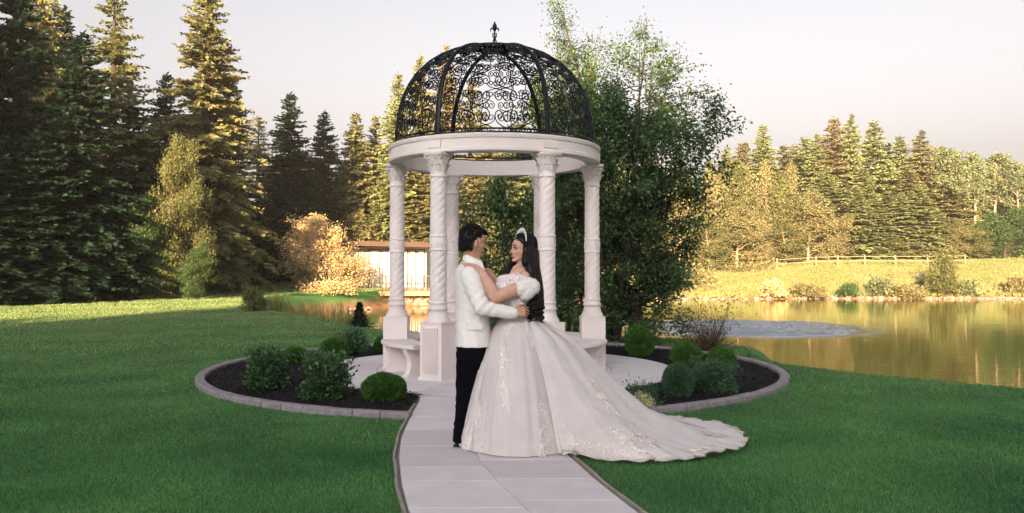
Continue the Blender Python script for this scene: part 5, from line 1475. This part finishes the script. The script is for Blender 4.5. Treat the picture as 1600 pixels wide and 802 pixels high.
def bride():
    root = empty('person', (WX, WY, ZS)); tag(root, 'woman in an off shoulder lace ball gown with tiara and long dark hair', 'person', 'couple standing on the path')
    loc = tuple(-root.location)
    F = Frame(P(815.5, 391.5, 0), R(180 + 26), R(6), .92)
    b = MB(); head(b, F, 1)
    b.cap(F.p(-.02, 0, -.06), P(816, 424, .0), .042, .052); b.cap(F.p(-.005, 0, -.07), P(813, 424), .032, .044)
    for q0, q1, r0, r1 in ((P(815, 430), P(810, 450), .095, .11), (P(808, 450), P(806, 490), .11, .095), (P(820, 434, -.11), P(820, 434, .11), .050, .050), (P(815, 426, -.05), P(815, 426, .05), .055, .055),
            (P(806, 500), P(806, 530), .12, .13)): b.cap(q0, q1, r0, r1)
    sh, el, wr = P(828, 444, -.14), P(774, 465, -.235), P(752, 424, -.185)
    b.cap(sh, el, .052, .049); b.cap(el, P(764, 446, -.215), .050, .046); b.cap(P(764, 446, -.215), wr, .046, .026)
    hd = (P(729, 409.5, -.14) - wr); hand(b, wr, hd, (.25, -.45, 1), .92, (.10, .22, .22), .2, -1)
    sh2, el2, wr2 = P(826, 444, .15), P(790, 462, .27), P(762, 424, .22); b.cap(sh2, el2, .056, .046); b.cap(el2, wr2, .044, .026); hand(b, wr2, (-1, -.2, .25), (0, .3, 1), .92, (.15, .3, .25), .2, 1)
    for dy in (-.08, .08): b.cap(P(806, 520, dy), P(804, 610, dy), .08, .05); b.cap(P(804, 610, dy), P(804, 682, dy), .046, .035); b.cap(P(804, 686, dy), P(786, 690, dy), .03, .024)
    remesh(b, 'body', M['skin_f'], root, .0034, 4, loc); face_bits(F, root, loc, 1)
    # bodice
    j = MB(); loft(j, [(P(806, 503), .108, .128), (P(806, 492), .104, .124), (P(806, 480), .108, .128), (P(805, 468), .122, .142), (P(804, 456), .140, .158), (P(804, 446), .146, .162), (P(806, 439), .138, .155), (P(808, 433), .118, .14)], 36, 2.2)
    for s_ in (-1, 1): j.ball(P(790, 449, s_ * .075), (.085, .075, .075), 14, 10)
    def lacy(co, no): return co + no * (.0028 * vnoise(co, 90, 2) + .002 * vnoise(co, 160, 5))[:, None]
    bo = remesh(j, 'bodice', M['lace'], root, .005, 3, loc, post=lacy)
    for s_ in (-1, 1):
        j = MB(); j.cap(P(786, 440, s_ * .075), P(810, 441, s_ * .130), .050, .066); j.cap(P(810, 441, s_ * .130), P(830, 449, s_ * .142), .067, .069)
        j.cap(P(830, 449, s_ * .142), P(822, 458, s_ * .160), .069, .062)
        j.cap(P(830, 448, s_ * .142), P(813, 452, s_ * .178), .066, .058)
        remesh(j, 'lace_sleeve', M['lace'], root, .005, 3, loc, post=lacy)
        g = np.random.default_rng(5 + s_); c = [np.array(P(786, 440, s_ * .075)), np.array(P(810, 441, s_ * .135)), np.array(P(832, 452, s_ * .140))]
        n = 120; t = g.uniform(0, 2, n); i = t.astype(int).clip(0, 1); f = (t - i)[:, None]; base_ = np.array(c)[i] * (1 - f) + np.array(c)[i + 1] * f; r_ = np.interp(t, [0, 1, 2], [.049, .065, .068])
        d = nrm(g.normal(size=(n, 3)) + (0, s_ * .9, .3)); V, Fc = flowers(base_ + d * r_[:, None], d, g, .012)
        o = link('sleeve_flowers', np_mesh('sleeve_flowers', V, Fc, M['lace']), root); o.location = loc; tag(o, kind='stuff')
    g = np.random.default_rng(15); n = 260; z = g.uniform(P(0, 500)[2], P(0, 436)[2], n); a = g.uniform(0, 2 * pi, n); zz = [P(0, q)[2] for q in (503, 480, 468, 456, 446, 436)]
    hx = np.interp(z, zz, [.110, .110, .124, .142, .148, .13]); hy = np.interp(z, zz, [.13, .13, .144, .16, .165, .148]); cx = np.interp(z, zz, [P(806, 0)[0], P(806, 0)[0], P(805, 0)[0], P(804, 0)[0], P(804, 0)[0], P(807, 0)[0]])
    pos = np.stack([cx + hx * np.cos(a), YC + hy * np.sin(a), z], 1); V, Fc = flowers(pos, np.stack([np.cos(a), np.sin(a), 0 * a], 1), g, .011)
    o = link('bodice_flowers', np_mesh('bodice_flowers', V, Fc, M['lace']), root); o.location = loc; tag(o, kind='stuff')
    # skirt and train
    TH, T_ = np.meshgrid(np.linspace(0, 2 * pi, 321), np.linspace(0, 1, 70)); V, Fc = grid_mesh(bell(TH, T_))
    sk = link('skirt', np_mesh('skirt', V, Fc, M['tulle'], True), root); sk.location = loc
    TH, U_ = np.meshgrid(np.linspace(R(-56), R(66), 300), np.linspace(0, 1, 120)); V, Fc = grid_mesh(train(TH, U_))
    tr = link('train', np_mesh('train', V, Fc, M['tulle'], True), root); tr.location = loc
    # lace: clusters on skirt (deg, t) and train (deg, u)
    g = np.random.default_rng(99)
    def cluster(fn, pts, n, sp, size, name, parent, m='lace'):
        pts = np.array(pts, float); n_ = int(n); s = g.uniform(0, len(pts) - 1, n_); i = s.astype(int).clip(0, len(pts) - 2); f = (s - i)[:, None]
        c = pts[i] * (1 - f) + pts[i + 1] * f; th = np.radians(c[:, 0] + g.normal(size=n_) * sp[0] * c[:, 2]); t = (c[:, 1] + g.normal(size=n_) * sp[1] * c[:, 2]).clip(.01, .985)
        p, nn = on_surface(fn, th, t); V, Fc = flowers(p, nn, g, size); tag(link(name, np_mesh(name, V, Fc, M[m]), parent), kind='stuff')
    for pts, n in (([(243, .06, .6), (252, .30, .7), (256, .52, .8), (262, .66, .3)], 150), ([(222, .55, .4), (226, .72, .8), (222, .86, 1.2), (220, .96, 1.5)], 170), ([(292, .60, .5), (300, .76, 1.1), (298, .90, 1.4), (296, .97, 1.4)], 190),
            ([(290, .04, .7), (298, .16, .9), (302, .26, .5)], 70), ([(262, .03, .5), (250, .12, .7)], 50), ([(205, .9, 1), (215, .97, 1.4)], 70), ([(236, .95, 1.0), (243, .97, .8)], 40), ([(308, .97, 1), (322, .97, 1.2)], 60), ([(190, .3, .8), (185, .9, 1)], 80), ([(60, .2, 1), (110, .9, 1)], 120)):
        cluster(bell, pts, n, (3.6, .028), .0130, 'lace_applique', sk)
    for pts, n in (([(-22, .36, .7), (-24, .47, 1.0), (-27, .56, .9)], 90), ([(-25, .66, .8), (-28, .78, 1.1), (-29, .86, .9)], 90), ([(-50, .92, 1.2), (-44, .95, 1.2), (-38, .95, 1.0), (-33, .93, .9)], 130), ([(-2, .80, 1.2), (3, .88, 1.4)], 90),
            ([(-16, .12, .6), (-12, .22, .7), (-15, .28, .5)], 50), ([(-8, .42, .6), (-12, .55, .7)], 40), ([(8, .70, .9), (14, .85, 1)], 60), ([(-20, .93, 1.2), (-12, .96, 1.2)], 60), ([(-34, .72, .9), (-36, .86, 1)], 50), ([(30, .6, 1), (25, .9, 1)], 80)):
        cluster(train, pts, n, (1.5, .020), .0140, 'lace_applique', tr, 'lace_warm')
    # scattered single blooms on the hem
    th = np.radians(g.uniform(-54, 64, 420)); t = 1 - np.abs(g.normal(size=420)) * .010; p, nn = on_surface(train, th, t.clip(0, .995)); V, Fc = flowers(p, nn * 0 + (0, 0, 1), g, .013)
    tag(link('hem_lace', np_mesh('hem_lace', V, Fc, M['lace']), tr), kind='stuff')
    # hair
    h = MB(); F.ball(h, -.026, 0, .060, (.102, .086, .084)); F.ball(h, -.060, 0, .010, (.070, .080, .085))
    chain = [(F.p(-.070, 0, .00), .075), (P(829, 418, -.02), .070), (P(834, 436, -.04), .062), (P(838, 455, -.07), .052), (P(838, 470, -.09), .052), (P(837, 481, -.10), .060), (P(836, 489, -.10), .046)]
    for (a, ra), (c, rc) in zip(chain[:-1], chain[1:]): h.cap(a, c, ra, rc)
    h.cap(F.p(-.03, .06, .02), P(829, 430, -.10), .040, .040); h.cap(P(829, 430, -.10), P(835, 462, -.14), .038, .034)      # near side fall (her left)
    h.cap(F.p(.0, .070, .03), P(821, 411, -.10), .022, .030)
    h.cap(F.p(.0, -.066, .02), P(797, 420, .13), .030, .034); h.cap(P(797, 420, .13), P(782, 440, .13), .034, .026); h.cap(P(782, 440, .13), P(776, 446, .11), .026, .014)
    hb = remesh(h, 'hair', M['hair_b'], root, .0055, 2, loc, post=lambda co, no: co + no * (.005 * vnoise(co * (2.2, 2.2, .7), 30, 1) + .003 * vnoise(co * (3, 3, .8), 60, 2))[:, None])
    st = MB(); g = np.random.default_rng(6)
    C_ = [np.array(q[0]) for q in chain]; Rr = [q[1] for q in chain]
    for _ in range(420):
        a = g.uniform(0, 2 * pi); ph = g.uniform(0, 6.28); end = g.uniform(.72, 1.04); pts = []; am = g.uniform(.3, 1)
        for i in range(26):
            t = end * i / 25 * (len(chain) - 1); k = min(int(t), len(chain) - 2); f = t - k; c = C_[k] * (1 - f) + C_[k + 1] * f; r_ = (Rr[k] * (1 - f) + Rr[min(k + 1, 6)] * f) * 1.02
            wv = .010 * am * max(0, t / 6 - .25) * 1.6; aa = a + .35 * sin(t * 1.2 + a)
            pts.append((c[0] + r_ * cos(aa) + wv * sin(t * 5.2 + ph), c[1] + r_ * sin(aa) + wv * cos(t * 5.0 + ph), c[2] + (.02 * sin(t * 5 + ph) * max(0, t / 6 - .4)) - .0 * i))
        st.tube(pts, [.0028] * 22 + [.0024, .002, .0014, .0007], 3, False)
    for q in range(26):
        a = 2 * pi * q / 26 * 2.6; hgt = g.uniform(462, 488); cx, cy = C_[5][0] + .046 * cos(a), C_[5][1] + .046 * sin(a); z0 = P(0, hgt)[2]; sg = g.choice((-1, 1)); rr_ = g.uniform(.014, .020); L_ = g.uniform(.05, .10)
        st.tube([(cx + rr_ * cos(sg * i * .75 + a), cy + rr_ * sin(sg * i * .75 + a), z0 - L_ * i / 16) for i in range(17)], [.004 + .006 * sin(pi * min(1, i / 15)) for i in range(17)], 5, False)
    for _ in range(200):   # combed from the parting over the crown and down the sides
        s_ = g.choice((-1, 1)); x = g.uniform(-.10, .055); pts = []
        for i in range(12):
            t = i / 11; an = t * 1.75; xx = x - .035 * t
            pts.append(F.p(xx, s_ * .090 * sin(an) * sqrt(max(.05, 1 - (xx / .14) ** 2)), .058 + .092 * cos(an) * sqrt(max(.05, 1 - ((xx + .026) / .135) ** 2)) - (.05 * t * t)))
        st.tube(pts, .0028, 3, False)
    tag(st.build('hair_strands', M['hair_b'], hb, True), kind='stuff')
    # tiara
    t = MB()
    for i in range(25):
        an = R(-78) + R(156) * i / 24; y, z = .090 * sin(an), .062 + .092 * cos(an); xb = .016
        o = Vector((0, sin(an), cos(an)))
        pb = Vector((xb, y, z)); hh = .020 + .016 * abs(cos(an)) + .005 * (i % 2)
        t.ball(F.p(*(pb + o * .004)), .0062, 6, 4)
        for d_ in (-1, 0, 1):
            tip = pb + o * hh * (1 - .25 * abs(d_)) + Vector((.006, cos(an) * d_ * .009, -sin(an) * d_ * .009))
            t.tube([F.p(*(pb + o * .004)), F.p(*(pb.lerp(tip, .6))), F.p(*tip)], [.0030, .0056, .0015], 5); 
    t.build('tiara', M['silver'], root, True, loc)
    br = MB(); q = P(755.5, 430, -.190); dv = (wr - el).normalized(); u = dv.orthogonal().normalized(); v = dv.cross(u)
    br.tube([q + (u * cos(2 * pi * i / 20) + v * sin(2 * pi * i / 20)) * .033 for i in range(21)], .0032, 5, False); br.build('bracelet', M['silver'], root, True, loc)
    nk = MB(); nc = P(814, 420, 0)
    for i in range(34):
        a = 2 * pi * i / 34; nk.ball((nc[0] + .060 * cos(a) - .004, nc[1] + .062 * sin(a), nc[2] + .008 + .034 * cos(a)), .0030, 5, 4)
    nk.build('necklace', M['silver'], root, True, loc)
    er = MB(); 
    for s_ in (-1, 1): er.ball(F.p(.002, s_ * .080, -.046), .006, 6, 5)
    er.build('earrings', M['silver'], root, True, loc)
bride()
grass()
meadow()
# ------------------------------------------------------------------ warm evening air over the pond
hz_ = MB().box((60, 165, 11.5), (520, 590, 29)).build('haze'); tag(hz_, kind='stuff'); hz_['label'] = 'thin warm evening haze over the pond and the far forest'
mh = bpy.data.materials.new('haze'); mh.use_nodes = True; n_ = mh.node_tree; n_.nodes.clear()
pv = n_.nodes.new('ShaderNodeVolumePrincipled'); pv.inputs['Color'].default_value = (.95, .93, .90, 1); pv.inputs['Density'].default_value = .00035; pv.inputs['Anisotropy'].default_value = .0
om = n_.nodes.new('ShaderNodeOutputMaterial'); n_.links.new(pv.outputs[0], om.inputs['Volume']); hz_.data.materials.append(mh)
